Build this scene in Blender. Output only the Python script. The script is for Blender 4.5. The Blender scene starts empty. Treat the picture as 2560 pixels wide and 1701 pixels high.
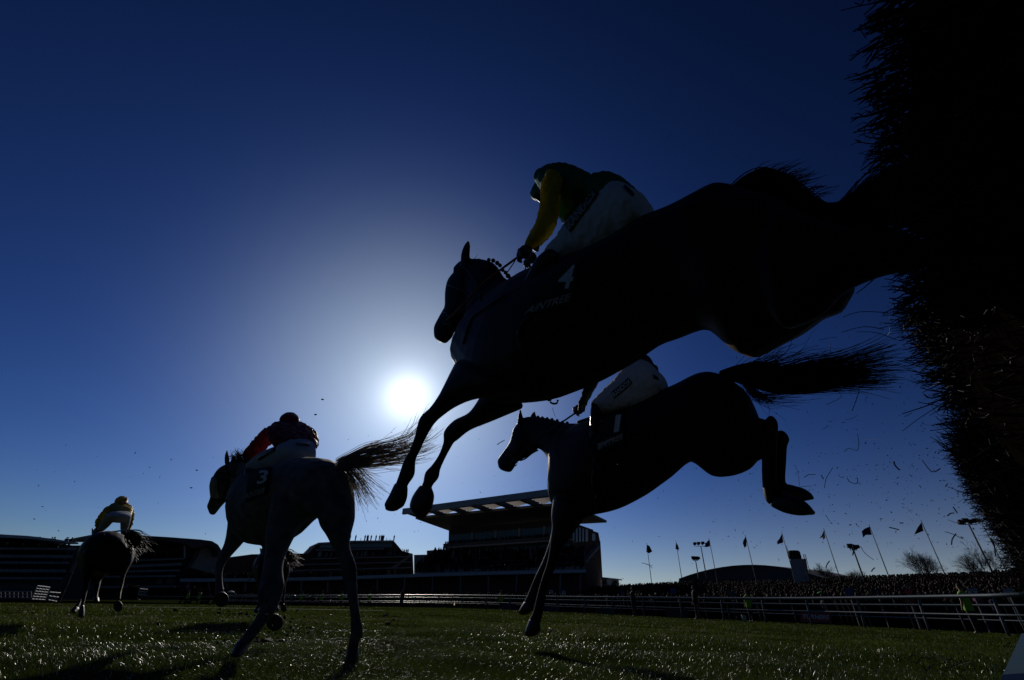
import bpy, bmesh, math, random
import numpy as np
from mathutils import Vector, Matrix
from mathutils.bvhtree import BVHTree
random.seed(7); rng = np.random.default_rng(11)
S = bpy.context.scene; COL = S.collection; PI = math.pi
rad = math.radians

# ------------------------------------------------------------------ camera
F, CX, CY = 1069.0, 1280.0, 850.5            # focal length in pixels of the 2560-wide photograph (15 mm lens)
PITCH, ROLL, CAMH = rad(31.95), rad(2.0), 0.30
fw = np.array([0, math.cos(PITCH), math.sin(PITCH)])
up0 = np.array([0, -math.sin(PITCH), math.cos(PITCH)]); rt0 = np.array([1.0, 0, 0])
RT = math.cos(ROLL)*rt0 + math.sin(ROLL)*up0
UP = -math.sin(ROLL)*rt0 + math.cos(ROLL)*up0
CAM = np.array([0, 0, CAMH])
cd = bpy.data.cameras.new('camera'); cam = bpy.data.objects.new('camera', cd); COL.objects.link(cam)
cd.sensor_width = 36; cd.lens = 36*F/2560; cd.clip_start = 0.02; cd.clip_end = 3000
cam.matrix_world = Matrix(((RT[0], UP[0], -fw[0], 0), (RT[1], UP[1], -fw[1], 0), (RT[2], UP[2], -fw[2], CAMH), (0, 0, 0, 1)))
S.camera = cam

def ray(x, y):
    v = fw + RT*(x-CX)/F - UP*(y-CY)/F
    return v/np.linalg.norm(v)
def proj(p):
    v = np.asarray(p) - CAM; d = v@fw
    return np.array([CX + F*(v@RT)/d, CY - F*(v@UP)/d])
def P(x, y, D):                                # a point of the photo at horizontal distance D
    r = ray(x, y); return CAM + r*D/math.hypot(r[0], r[1])

# ------------------------------------------------------------------ sky, sun, exposure
sd = ray(1020, 992); SUN_EL = math.asin(sd[2]); SUN_AZ = math.atan2(sd[0], sd[1])
W = bpy.data.worlds.new('World'); S.world = W; W.use_nodes = True
nt = W.node_tree; nt.nodes.clear(); N = nt.nodes.new; LK = nt.links.new
out = N('ShaderNodeOutputWorld'); bg = N('ShaderNodeBackground'); sky = N('ShaderNodeTexSky')
sky.sky_type = 'NISHITA'; sky.sun_disc = False; sky.sun_elevation = SUN_EL; sky.sun_rotation = SUN_AZ
sky.altitude = 0; sky.air_density = 1.0; sky.dust_density = 0.2; sky.ozone_density = 1.0
gam = N('ShaderNodeGamma'); gam.inputs[1].default_value = 1.75
tint = N('ShaderNodeMixRGB'); tint.blend_type = 'MULTIPLY'; tint.inputs[0].default_value = 1; tint.inputs[2].default_value = (0.100, 0.1465, 0.266, 1)
LK(sky.outputs[0], gam.inputs[0]); LK(gam.outputs[0], tint.inputs[1]); LK(tint.outputs[0], bg.inputs[0])
tc = N('ShaderNodeTexCoord'); dot = N('ShaderNodeVectorMath'); dot.operation = 'DOT_PRODUCT'
dot.inputs[1].default_value = tuple(sd); nrm = N('ShaderNodeVectorMath'); nrm.operation = 'NORMALIZE'
LK(tc.outputs['Generated'], nrm.inputs[0]); LK(nrm.outputs[0], dot.inputs[0])
def mth(op, a, b):
    m = N('ShaderNodeMath'); m.operation = op
    for i, v in enumerate((a, b)):
        if hasattr(v, 'links'): LK(v, m.inputs[i])
        else: m.inputs[i].default_value = v
    return m.outputs[0]
dpos = mth('MAXIMUM', dot.outputs['Value'], 0.0)
mr = N('ShaderNodeMapRange'); mr.interpolation_type = 'SMOOTHSTEP'; LK(dot.outputs['Value'], mr.inputs[0])      # unseen sky behind the camera dimmed to lower the light in shade
for i_, v_ in zip((1, 2, 3, 4), (-.1, .55, .019, .05)): mr.inputs[i_].default_value = v_
LK(mr.outputs[0], bg.inputs[1])
shader = bg.outputs[0]
for power, col, st in ((5, (0.08, 0.25, 1.0), 0.21), (25, (0.86, 1.0, 0.86), 0.72), (220, (0.88, 0.95, 1.0), .75), (900, (0.95, 0.98, 1.0), 1.3), (8000, (1, 0.97, 0.92), 9.0)):   # the sun's aureole in the air
    b2 = N('ShaderNodeBackground'); b2.inputs[0].default_value = (*col, 1)
    LK(mth('MULTIPLY', mth('POWER', dpos, float(power)), st), b2.inputs[1])
    ad = N('ShaderNodeAddShader'); LK(shader, ad.inputs[0]); LK(b2.outputs[0], ad.inputs[1]); shader = ad.outputs[0]
sep = N('ShaderNodeSeparateXYZ'); LK(nrm.outputs[0], sep.inputs[0])          # pale air along the horizon
dh = N('ShaderNodeVectorMath'); dh.operation = 'DOT_PRODUCT'; dh.inputs[1].default_value = (.57, .82, 0); LK(nrm.outputs[0], dh.inputs[0])   # horizon glow weighted to the right, added to imitate lens vignetting
hz = N('ShaderNodeBackground'); hz.inputs[0].default_value = (1, .95, .85, 1)
LK(mth('MULTIPLY', mth('POWER', mth('SUBTRACT', 1.0, mth('MAXIMUM', sep.outputs[2], 0.0)), 14.0), mth('MULTIPLY', mr.outputs[0], mth('MULTIPLY', mth('MAXIMUM', mth('ADD', dh.outputs['Value'], .05), 0.0), 13.0))), hz.inputs[1])
ad = N('ShaderNodeAddShader'); LK(shader, ad.inputs[0]); LK(hz.outputs[0], ad.inputs[1]); LK(ad.outputs[0], out.inputs[0])
sl = bpy.data.lights.new('sun', 'SUN'); sl.energy = 3.2; sl.angle = rad(0.5); sl.color = (1.0, 0.93, 0.82)
so = bpy.data.objects.new('sun', sl); COL.objects.link(so)
so.rotation_euler = Vector(sd).to_track_quat('Z', 'Y').to_euler()
S.view_settings.view_transform = 'Standard'; S.view_settings.look = 'None'; S.view_settings.gamma = 1; S.view_settings.exposure = -1.0

# ------------------------------------------------------------------ materials
def mat(name, col, rough=0.7, noise=0.0, scale=20, spec=0.5, trans=0.0, metal=0.0, bump=0.0, col2=None):
    m = bpy.data.materials.new(name); m.use_nodes = True; t = m.node_tree; b = t.nodes['Principled BSDF']
    b.inputs['Roughness'].default_value = rough; b.inputs['Metallic'].default_value = metal
    b.inputs['Specular IOR Level'].default_value = spec
    tcn = t.nodes.new('ShaderNodeTexCoord'); nz = t.nodes.new('ShaderNodeTexNoise'); nz.inputs['Scale'].default_value = scale; nz.inputs['Detail'].default_value = 5
    t.links.new(tcn.outputs['Object'], nz.inputs['Vector'])
    rp = t.nodes.new('ShaderNodeValToRGB'); c = np.array(col)
    c2 = np.array(col2) if col2 is not None else c*(1-noise)
    rp.color_ramp.elements[0].position = .3; rp.color_ramp.elements[1].position = .7
    rp.color_ramp.elements[0].color = (*np.clip(c2, 0, 1), 1); rp.color_ramp.elements[1].color = (*np.clip(c*(1+noise*.5), 0, 1), 1)
    t.links.new(nz.outputs[0], rp.inputs[0]); t.links.new(rp.outputs[0], b.inputs['Base Color'])
    if bump:
        bp = t.nodes.new('ShaderNodeBump'); bp.inputs['Strength'].default_value = bump; bp.inputs['Distance'].default_value = .02
        t.links.new(nz.outputs[0], bp.inputs['Height']); t.links.new(bp.outputs[0], b.inputs['Normal'])
    if trans:
        tr = t.nodes.new('ShaderNodeBsdfTranslucent'); t.links.new(rp.outputs[0], tr.inputs[0])
        mx = t.nodes.new('ShaderNodeMixShader'); mx.inputs[0].default_value = trans
        t.links.new(b.outputs[0], mx.inputs[1]); t.links.new(tr.outputs[0], mx.inputs[2]); t.links.new(mx.outputs[0], t.nodes['Material Output'].inputs[0])
    return m
def glassmat(name, col, rough=.08):
    m = mat(name, col, rough, .2, 2, .8); return m
M = dict(
 bay=mat('bay_coat', (.018, .009, .005), .55, .35, 6, .14), dark=mat('dark_coat', (.013, .008, .006), .55, .35, 6, .14),
 grey=mat('grey_coat', (.15, .15, .155), .7, .45, 14, .1, col2=(.055, .055, .06)),
 hoof=mat('hoof_horn', (.03, .025, .02), .5, .3, 30), hair=mat('black_hair', (.012, .009, .007), .55, .4, 30, .18, trans=.04),
 greyhair=mat('grey_hair', (.60, .55, .48), .4, .3, 30, .7, trans=.75),
 cloth=mat('dark_green_cloth', (.010, .028, .024), .9, .2, 60, .1), number=mat('white_print', (.60, .64, .64), .7, .1, 40), gold=mat('pale_print', (.36, .35, .29), .7, .1, 40),
 leather=mat('dark_leather', (.02, .012, .008), .5, .3, 40, .3), rein=mat('tan_rein', (.30, .10, .03), .6, .3, 80), white_strap=mat('white_strap', (.6, .6, .58), .6, .1, 40),
 breech=mat('white_breeches', (.56, .58, .64), .85, .10, 14, .1, bump=.5), skin=mat('skin', (.35, .18, .12), .6, .1, 30),
 green=mat('green_silk', (.022, .19, .06), .55, .25, 10, bump=.3, trans=.38), yellow=mat('yellow_silk', (.74, .58, .012), .5, .12, 12, bump=.3, trans=.55),
 red=mat('maroon_silk', (.42, .014, .04), .5, .2, 12, bump=.3, trans=.45), boot=mat('black_boot', (.012, .012, .013), .3, .2, 30),
 glove=mat('black_glove', (.015, .014, .014), .6, .2, 30), sheepskin=mat('sheepskin', (.45, .42, .36), .9, .3, 60, bump=.8),
 twig=mat('birch_twig', (.012, .008, .005), .55, .6, 40, .12), core=mat('packed_brush', (.0045, .0035, .0025), .95, .6, 25, .0, bump=1.0),  # near-black twig and core colours stand in for the brush's self-shadow
 board=mat('shaded_board', (.020, .055, .075), .6, .08, 6, .2), rail=mat('white_rail', (.12, .145, .155), .4, .08, 3, .3), steel=mat('dull_steel', (.14, .145, .15), .65, .2, 4, .3),  # white board: its shade and blue skylight are put into the colour
 brick=mat('dark_brick', (.13, .08, .07), .9, .3, 3), concrete=mat('concrete', (.38, .38, .38), .85, .2, 1.5), band=mat('pale_parapet', (.72, .75, .80), .7, .1, .6),
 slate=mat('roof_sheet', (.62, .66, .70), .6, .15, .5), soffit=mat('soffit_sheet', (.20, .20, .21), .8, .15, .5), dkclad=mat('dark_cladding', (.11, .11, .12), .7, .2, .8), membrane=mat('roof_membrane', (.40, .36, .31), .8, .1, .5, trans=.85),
 glass=glassmat('window_glass', (.10, .19, .22)), inside=mat('dark_interior', (.06, .06, .065), .9, .3, .6), seats=mat('seat_rows', (.38, .41, .44), .7, .3, 2),
 crowd=mat('crowd_clothes', (.10, .08, .09), .8, .9, .9, .4, col2=(.012, .012, .016)), face=mat('crowd_skin', (.32, .20, .15), .6, .5, 2),
 dark_clothes=mat('dark_clothes', (.018, .018, .022), .8, .3, 8), hivis=mat('hi_vis', (.35, .75, .03), .6, .1, 8, trans=.25), jeans=mat('dark_trousers', (.02, .022, .03), .8, .3, 8),
 flag_blue=mat('blue_flag', (.03, .04, .12), .8, .2, 2, trans=.3), flag_red=mat('dark_flag', (.06, .03, .05), .8, .2, 2, trans=.25), flag_white=mat('white_flag', (.5, .5, .52), .8, .2, 2, trans=.3),
 bark=mat('bark', (.06, .045, .035), .9, .3, 6), red_board=mat('red_banner', (.30, .02, .02), .7, .1, 3), green_board=mat('green_banner', (.015, .05, .04), .7, .2, 3), purple_board=mat('purple_banner', (.05, .02, .10), .7, .2, 3),
 white_board=mat('white_board', (.65, .68, .72), .7, .1, 3), orange=mat('orange_cloth', (.45, .12, .02), .8, .1, 3), yellow_board=mat('yellow_cloth', (.45, .3, .03), .8, .1, 3), blue_board=mat('blue_cloth', (.04, .12, .35), .8, .1, 3), green_cloth=mat('green_cloth', (.03, .25, .03), .8, .1, 3),
 soil=mat('turf_soil', (.03, .02, .012), .9, .4, 30, bump=.6), paint=mat('worn_paint', (.16, .19, .12), .9, .5, 3),
)

for k_, tint_ in (('bay', (1, .55, .3, 1)), ('dark', (1, .6, .4, 1)), ('grey', (1, 1, 1, 1))):     # short hair catches the low sun along the outline
    b_ = M[k_].node_tree.nodes['Principled BSDF']; b_.inputs['Sheen Weight'].default_value = .10; b_.inputs['Sheen Roughness'].default_value = .25; b_.inputs['Sheen Tint'].default_value = tint_
# ------------------------------------------------------------------ mesh helpers
class MB:
    def __init__(s): s.v = []; s.f = []
    def ring_loft(s, rings, cap=True):
        n = len(rings[0]); b = len(s.v)
        for r in rings: s.v.extend(map(tuple, r))
        for i in range(len(rings)-1):
            for j in range(n):
                k = (j+1) % n; s.f.append((b+i*n+j, b+i*n+k, b+(i+1)*n+k, b+(i+1)*n+j))
        if cap:
            s.f.append(tuple(b+j for j in range(n))[::-1]); e = b+(len(rings)-1)*n; s.f.append(tuple(e+j for j in range(n)))
        return s
    def tube(s, pts, r, n=6, cap=True):
        pts = [np.asarray(p, float) for p in pts]; rs = r if hasattr(r, '__len__') else [r]*len(pts)
        rings = []
        for i, p in enumerate(pts):
            t = pts[min(i+1, len(pts)-1)] - pts[max(i-1, 0)]; t = t/(np.linalg.norm(t)+1e-12)
            a = np.cross(t, (0, 0, 1.0)) if abs(t[2]) < .9 else np.cross(t, (1.0, 0, 0)); a /= np.linalg.norm(a); b = np.cross(t, a)
            rings.append([p + rs[i]*(math.cos(q)*a + math.sin(q)*b) for q in (2*PI*k/n for k in range(n))])
        return s.ring_loft(rings, cap)
    def box(s, c, ex, ey, ez):                 # centre and three half vectors
        c, ex, ey, ez = (np.asarray(q, float) for q in (c, ex, ey, ez)); b = len(s.v)
        for i in (-1, 1):
            for j in (-1, 1):
                for k in (-1, 1): s.v.append(tuple(c+i*ex+j*ey+k*ez))
        for q in ((0, 1, 3, 2), (4, 6, 7, 5), (0, 4, 5, 1), (2, 3, 7, 6), (0, 2, 6, 4), (1, 5, 7, 3)): s.f.append(tuple(b+x for x in q))
        return s
    def prism(s, poly, d):                     # polygon (3D points) extruded by vector d
        b = len(s.v); n = len(poly); d = np.asarray(d)
        for p in poly: s.v.append(tuple(p))
        for p in poly: s.v.append(tuple(np.asarray(p)+d))
        s.f.append(tuple(range(b, b+n))); s.f.append(tuple(range(b+2*n-1, b+n-1, -1)))
        for i in range(n):
            j = (i+1) % n; s.f.append((b+i, b+n+i, b+n+j, b+j))
        return s
    def ball(s, c, r, n=8, m=6, sc=(1, 1, 1)):
        rings = []
        for i in range(1, m):
            th = PI*i/m
            rings.append([np.asarray(c)+r*np.array([math.sin(th)*math.cos(2*PI*k/n)*sc[0], math.sin(th)*math.sin(2*PI*k/n)*sc[1], math.cos(th)*sc[2]]) for k in range(n)])
        return s.ring_loft(rings)
    def build(s, name, m, root=None, smooth=False, loc=None):
        me = bpy.data.meshes.new(name); v = np.array(s.v, dtype=float)
        off = np.zeros(3); q = root
        while q is not None: off = off + np.array(q.location); q = q.parent
        if root is not None: v = v - off
        elif loc is not None: v = v - np.array(loc)
        me.from_pydata(v.tolist(), [], s.f); me.materials.append(m)
        bm = bmesh.new(); bm.from_mesh(me); bmesh.ops.recalc_face_normals(bm, faces=bm.faces[:]); bm.to_mesh(me); bm.free()
        if smooth: me.polygons.foreach_set('use_smooth', [True]*len(me.polygons))
        o = bpy.data.objects.new(name, me); COL.objects.link(o)
        if root is not None: o.parent = root
        elif loc is not None: o.location = Vector(loc)
        return o
    def solid(s, name, m, root, voxel, smooth=6):        # one continuous surface out of the lofts
        o = s.build(name, m, root)
        md = o.modifiers.new('r', 'REMESH'); md.mode = 'VOXEL'; md.voxel_size = voxel
        if smooth: sm = o.modifiers.new('s', 'SMOOTH'); sm.factor = .5; sm.iterations = smooth
        dg = bpy.context.evaluated_depsgraph_get(); me = bpy.data.meshes.new_from_object(o.evaluated_get(dg)); old = o.data
        o.modifiers.clear(); o.data = me; me.name = name; bpy.data.meshes.remove(old)
        if not me.materials: me.materials.append(m)
        me.polygons.foreach_set('use_smooth', [True]*len(me.polygons)); return o
from mathutils import noise as mnoise
def folds(o, amp, fr=16):
    """creases in cloth: the surface is moved along its normals"""
    me = o.data; off = Vector((random.random()*9, random.random()*9, 0)); nr = [n.vector.copy() for n in me.vertex_normals]
    for v, n in zip(me.vertices, nr):
        q = v.co*fr; a = mnoise.noise(Vector((q.x+.7*q.z, q.y, q.z*.45-.5*q.x))+off); b_ = mnoise.noise(v.co*fr*2.3+off)
        v.co += n*amp*((1-abs(a)*2.4)*.8+b_*.5)
    return o
def tag(o, label=None, cat=None, group=None, kind=None):
    for k, v in (('label', label), ('category', cat), ('group', group), ('kind', kind)):
        if v: o[k] = v
    return o
def thing(name, label, cat, loc, group=None):
    o = bpy.data.objects.new(name, None); COL.objects.link(o); o.location = Vector([float(x) for x in loc]); o.empty_display_size = .2
    return tag(o, label, cat, group)
def catmull(a, sub):
    a = np.asarray(a, float); o = []
    for i in range(len(a)-1):
        p0, p1, p2, p3 = a[max(i-1, 0)], a[i], a[i+1], a[min(i+2, len(a)-1)]
        for k in range(sub):
            t = k/sub; o.append(.5*((2*p1)+(-p0+p2)*t+(2*p0-5*p1+4*p2-p3)*t*t+(-p0+3*p1-3*p2+p3)*t**3))
    o.append(a[-1]); return np.array(o)
def gz(x, y): x = max(min(x, 120), -78); return .018*min(x, 0)*(1-math.exp(-abs(x)/12)) - .003*max(x, 0)       # height of the turf

class Plane:                                   # a vertical plane along a heading: the horse's own mid-plane
    def __init__(s, az, anchor, dist):
        s.h = np.array([math.sin(rad(az)), math.cos(rad(az)), 0]); s.n = np.array([-s.h[1], s.h[0], 0]); s.a = CAM + ray(*anchor)*dist
    def at(s, x, y, off=0.0):
        r = ray(x, y); return CAM + r*(((s.a + s.n*off - CAM)@s.n)/(r@s.n))
def ellipse(c, u, v, n=20): return [c + u*math.cos(q) + v*math.sin(q) for q in (2*PI*k/n for k in range(n))]
def capped(cs, us, vs, n=20):
    rings = [ellipse(c, u, v, n) for c, u, v in zip(cs, us, vs)]
    def cap(c, u, v, d):                       # rounded end
        e = min(np.linalg.norm(u), np.linalg.norm(v)); d = d/(np.linalg.norm(d)+1e-9)
        return [ellipse(c+d*e*.32, u*.85, v*.85, n), ellipse(c+d*e*.55, u*.5, v*.5, n), ellipse(c+d*e*.62, u*.12, v*.12, n)]
    return cap(cs[0], us[0], vs[0], cs[0]-cs[1])[::-1] + rings + cap(cs[-1], us[-1], vs[-1], cs[-1]-cs[-2])
def limb(mb, pl, st, off=0.0, sub=4, shrink=1.0):
    """a body or limb through stations (edge, edge, half thickness across the plane[, offset])"""
    st = catmull([(*s[:5], s[5] if len(s) > 5 else off) for s in st], sub)
    mids = (st[:, 0:2]+st[:, 2:4])/2; cs, us, vs = [], [], []
    for i, s in enumerate(st):
        A, B = pl.at(s[0], s[1], s[5]), pl.at(s[2], s[3], s[5]); c = (A+B)/2; u = (A-B)/2; w = s[4]
        ax = mids[min(i+1, len(st)-1)]-mids[max(i-1, 0)]; d = np.array([-ax[1], ax[0]]); d /= np.linalg.norm(d)+1e-9
        c0 = proj(c); Ud = abs((proj(c+u*.05)-c0)@d)/.05; Nd = abs((proj(c+pl.n*w*.05)-c0)@d)/.05
        if Nd > .8*Ud: w *= .8*Ud/Nd; Nd = .8*Ud
        k = math.sqrt(max(1-(Nd/Ud)**2, .2)); cs.append(c); us.append(u*k*shrink); vs.append(pl.n*w*shrink)
    mb.ring_loft(capped(cs, us, vs))
def climb(mb, st, sub=4, shrink=1.0):
    """a limb through stations (edge, edge, distance, half thickness along the view)"""
    st = catmull(st, sub); cs, us, vs = [], [], []
    for s in st:
        A, B = P(s[0], s[1], s[4]), P(s[2], s[3], s[4]); c = (A+B)/2; r = c-CAM; r /= np.linalg.norm(r); u = (A-B)/2
        cs.append(c); us.append(u*shrink); vs.append(r*s[5]*shrink)
    mb.ring_loft(capped(cs, us, vs))
def cring(mb, st, sub=4):
    """a trunk seen end-on: rings (centre x, y, half width, half height, distance)"""
    st = catmull(st, sub); cs, us, vs = [], [], []
    for x, y, hw, hh, D in st:
        c = P(x, y, D); cs.append(c); us.append(P(x+hw, y, D)-c); vs.append(P(x, y-hh, D)-c)
    mb.ring_loft(capped(cs, us, vs))
def strands(guides, n, r0, r1, jit, seg=14, spread=.02, lmin=.6):
    """hair between 3D guide curves (lists of points of equal count)"""
    g = np.array([catmull(q, 6) for q in guides]); m = MB(); L = g.shape[1]
    for _ in range(n):
        q = random.random()*(len(g)-1); i = min(int(q), len(g)-2); f = q-i
        c = g[i]*(1-f)+g[i+1]*f; ln = random.uniform(lmin, 1); s0 = random.uniform(0, .12) if lmin < .9 else 0
        d = rng.normal(0, spread, 3); d2 = rng.normal(0, jit, 3); ph = random.random()*6; idx = np.linspace(s0, ln, seg)*(L-1); pts = []
        for k, t in enumerate(idx):
            a = min(int(t), L-2); p = c[a]*(1-(t-a))+c[a+1]*(t-a); w = k/(seg-1)
            pts.append(p + d*(.35+.65*min(1, w*3)) + d2*w*w + d2*.25*math.sin(ph+w*7)*w)
        m.tube(pts, list(np.linspace(r0, r1, seg)), 3, False)
    return m
def drape(bvh, quad, nx, ny, lift):
    """a grid over a pixel quad laid on a body"""
    q = np.array(quad, float); v = []
    for j in range(ny+1):
        for i in range(nx+1):
            a, b = i/nx, j/ny; x, y = (q[0]*(1-a)+q[1]*a)*(1-b)+(q[3]*(1-a)+q[2]*a)*b
            v.append(hit(bvh, x, y, lift))
    return v
def hit(bvh, x, y, lift, fallback=2.0):
    r = Vector(ray(x, y)); h = bvh.ray_cast(Vector(CAM), r)
    if h[0] is None:
        return None
    n = h[1]; n = n if n.dot(r) < 0 else -n
    return np.array(h[0] + n*lift)
def bvh_of(obs):
    vs, fs = [], []
    for o in obs:
        b = len(vs); q = o.parent; mw = Matrix()
        while q is not None: mw = Matrix.Translation(q.location) @ mw; q = q.parent
        vs += [mw @ v.co for v in o.data.vertices]; fs += [tuple(b+i for i in p.vertices) for p in o.data.polygons]
    return BVHTree.FromPolygons(vs, fs)
def draped_patch(bvh, quad, nx, ny, lift, name, m, root, thick=.008):
    v = drape(bvh, quad, nx, ny, lift)
    # fill misses from neighbours so that the patch keeps its shape
    pts = [p for p in v if p is not None]
    if not pts: return None
    for k in range(len(v)):
        if v[k] is None:
            near = [v[q] for q in (k-1, k+1, k-nx-1, k+nx+1) if 0 <= q < len(v) and v[q] is not None]
            x = near[0] if near else pts[len(pts)//2]
            j, i = divmod(k, nx+1); qd = np.array(quad, float); a, b = i/nx, j/ny
            px = (qd[0]*(1-a)+qd[1]*a)*(1-b)+(qd[3]*(1-a)+qd[2]*a)*b
            r = ray(*px); v[k] = CAM + r*((x-CAM)@r)
    mb = MB(); back = [p + (p-CAM)/np.linalg.norm(p-CAM)*thick for p in v]; n = len(v); mb.v = [tuple(p) for p in v]+[tuple(p) for p in back]
    for j in range(ny):
        for i in range(nx):
            a = j*(nx+1)+i; mb.f.append((a, a+1, a+nx+2, a+nx+1)); mb.f.append((n+a, n+a+nx+1, n+a+nx+2, n+a+1))
    edge = [i for i in range(nx)] + [nx+j*(nx+1) for j in range(ny)] + [ny*(nx+1)+i for i in range(nx, 0, -1)] + [j*(nx+1) for j in range(ny, 0, -1)]
    for k in range(len(edge)):
        a, b = edge[k], edge[(k+1) % len(edge)]; mb.f.append((a, n+a, n+b, b))
    return mb.build(name, m, root, True)
def text_mesh(body, shear=0.0):
    cu = bpy.data.curves.new('lettering', 'FONT'); cu.body = body; cu.shear = shear; cu.extrude = 0; cu.offset = .022; cu.resolution_u = 3
    o = bpy.data.objects.new('lettering', cu); COL.objects.link(o); dg = bpy.context.evaluated_depsgraph_get(); dg.update()
    me = bpy.data.meshes.new_from_object(o.evaluated_get(dg)); v = np.array([x.co[:] for x in me.vertices]); bm = bmesh.new(); bm.from_mesh(me); bmesh.ops.triangulate(bm, faces=bm.faces[:]); bmesh.ops.subdivide_edges(bm, edges=[e for e in bm.edges if e.calc_length() > .25], cuts=2); bmesh.ops.triangulate(bm, faces=bm.faces[:]); bm.verts.index_update(); v = np.array([q.co[:] for q in bm.verts]); f = [tuple(q.index for q in p.verts) for p in bm.faces]; bm.free()
    bpy.data.objects.remove(o); bpy.data.meshes.remove(me); lo, hi = v.min(0), v.max(0)
    return (v[:, :2]-lo[:2])/(hi[:2]-lo[:2]), f
def lettering(bvh, body, quad, name, m, root, lift=.004, shear=0.0):
    """words laid on a surface; quad = top-left, top-right, bottom-right, bottom-left"""
    uv, f = text_mesh(body, shear); q = np.array(quad, float); v = []
    for a, b in uv:
        x, y = (q[3]*(1-a)+q[2]*a)*(1-b)+(q[0]*(1-a)+q[1]*a)*b; v.append(hit(bvh, x, y, lift))
    ok = [p for p in v if p is not None]
    if not ok: return
    v = [p if p is not None else ok[0] for p in v]; mb = MB(); mb.v = [tuple(p) for p in v]; mb.f = f
    return mb.build(name, m, root)
def copy_tree(o, parent=None):
    c = o.copy(); COL.objects.link(c); c.parent = parent
    for ch in list(o.children): copy_tree(ch, c)
    return c

# ------------------------------------------------------------------ horse 1 and its rider (number 4)
HEADING = -42
p1 = Plane(HEADING, (1500, 850), 2.0)
def ground_under(p): return (p[0], p[1], gz(p[0], p[1]))
h1 = thing('horse', 'dark horse jumping highest, wearing the number 4 saddle cloth', 'horse', ground_under(p1.at(1500, 850)), 'racing horses')
b = MB()
limb(b, p1, [(1310, 700, 1139, 905, .17), (1370, 672, 1215, 1002, .25), (1450, 640, 1330, 1017, .28), (1530, 600, 1425, 999, .29), (1600, 560, 1530, 953, .29), (1660, 527, 1630, 895, .28), (1742, 503, 1722, 852, .27),
             (1813, 478, 1790, 858, .27), (1871, 476, 1871, 903, .26), (1950, 490, 1950, 869, .25), (2030, 535, 2030, 811, .2)])
limb(b, p1, [(1140, 668, 1187, 770, .075), (1160, 650, 1190, 796, .07), (1203, 648, 1184, 806, .08), (1245, 660, 1168, 836, .10), (1283, 700, 1148, 886, .13), (1330, 690, 1160, 960, .18)])
limb(b, p1, [(1153, 662, 1206, 764, .075), (1127, 690, 1186, 795, .085), (1118, 722, 1163, 806, .08), (1114, 762, 1148, 822, .06), (1100, 788, 1136, 833, .05), (1086, 815, 1130, 846, .05), (1085, 838, 1120, 856, .045)])
for o in (.05, -.05): limb(b, p1, [(1152, 668, 1174, 658, .02), (1152, 640, 1175, 636, .018), (1159, 617, 1176, 614, .012), (1168, 604, 1174, 604, .006)], o)
limb(b, p1, [(1142, 905, 1300, 985, .10), (1113, 962, 1196, 999, .085), (1096, 992, 1146, 1016, .06), (1075, 1020, 1110, 1039, .045), (1050, 1045, 1087, 1060, .042), (1036, 1093, 1066, 1093, .036), (1024, 1125, 1053, 1122, .026),
             (1010, 1152, 1040, 1150, .026), (1000, 1180, 1037, 1187, .034), (992, 1203, 1021, 1212, .028), (986, 1218, 1018, 1224, .032)], .12)
limb(b, p1, [(1205, 985, 1310, 1022, .10), (1175, 1030, 1232, 1054, .07), (1137, 1050, 1175, 1077, .05), (1113, 1075, 1141, 1105, .043), (1109, 1105, 1129, 1118, .036), (1097, 1137, 1113, 1147, .026),
             (1080, 1162, 1100, 1176, .026), (1064, 1180, 1096, 1197, .034), (1058, 1206, 1082, 1214, .028), (1048, 1224, 1080, 1223, .03)], -.12)
for o, dy in ((.14, 0), (-.14, 12)):
    limb(b, p1, [(q[0], q[1]-(22 if o < 0 else 0), q[2], q[3]-(22 if o < 0 else 0), q[4]) for q in [(1960, 520, 1960, 830, .12), (2030, 540, 2040, 800, .11), (2100, 562, 2105, 737, .09), (2180, 575, 2188, 698, .07), (2260, 590+dy, 2262, 680+dy, .05), (2330, 615+dy, 2330, 660+dy, .035), (2400, 625+dy, 2400, 660+dy, .035), (2450, 640+dy, 2440, 685+dy, .04)]], o)
body1 = b.solid('body', M['bay'], h1, .008, 5)
b = MB(); limb(b, p1, [(985, 1213, 1020, 1220, .034), (974, 1238, 1019, 1243, .052), (961, 1262, 1012, 1262, .06), (962, 1271, 1000, 1271, .05)], .12, 3); b.build('hoof', M['hoof'], h1, True)
b = MB(); limb(b, p1, [(1045, 1222, 1081, 1220, .036), (1030, 1246, 1087, 1238, .052), (1024, 1270, 1081, 1268, .06), (1036, 1287, 1066, 1288, .05)], -.12, 3); b.build('hoof', M['hoof'], h1, True)
g1 = lambda pts, o=0: [p1.at(x, y, o) for x, y in pts]
t = strands([g1([(1812, 484), (1862, 442), (1915, 428), (1972, 452), (2040, 518), (2110, 524), (2175, 474), (2270, 400)], .02), g1([(1820, 500), (1870, 470), (1930, 450), (1985, 490), (2045, 540), (2110, 540), (2200, 480), (2300, 430)], .06),
             g1([(1830, 510), (1880, 500), (1940, 490), (2000, 520), (2050, 560), (2110, 560), (2220, 510), (2330, 470)], -.04), g1([(1840, 530), (1890, 530), (1950, 530), (2010, 560), (2060, 590), (2110, 590), (2220, 560), (2330, 530)], 0)], 1300, .003, .0012, .02, 18, .006, .8)
for _ in range(90):                            # short fly-away hairs over the dock
    a = random.random()**.6; q = p1.at(1880+140*a, 430+75*a*a+random.uniform(-2, 10), random.uniform(-.04, .05)); e = q + .10*random.uniform(.4, 1)*(-p1.h) + np.array([0, 0, random.uniform(-.05, .02)]) + rng.normal(0, .010, 3)
    t.tube([q, (q+e)/2+np.array([0, 0, .012]), e], [.002, .0016, .0006], 3, False)
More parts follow.
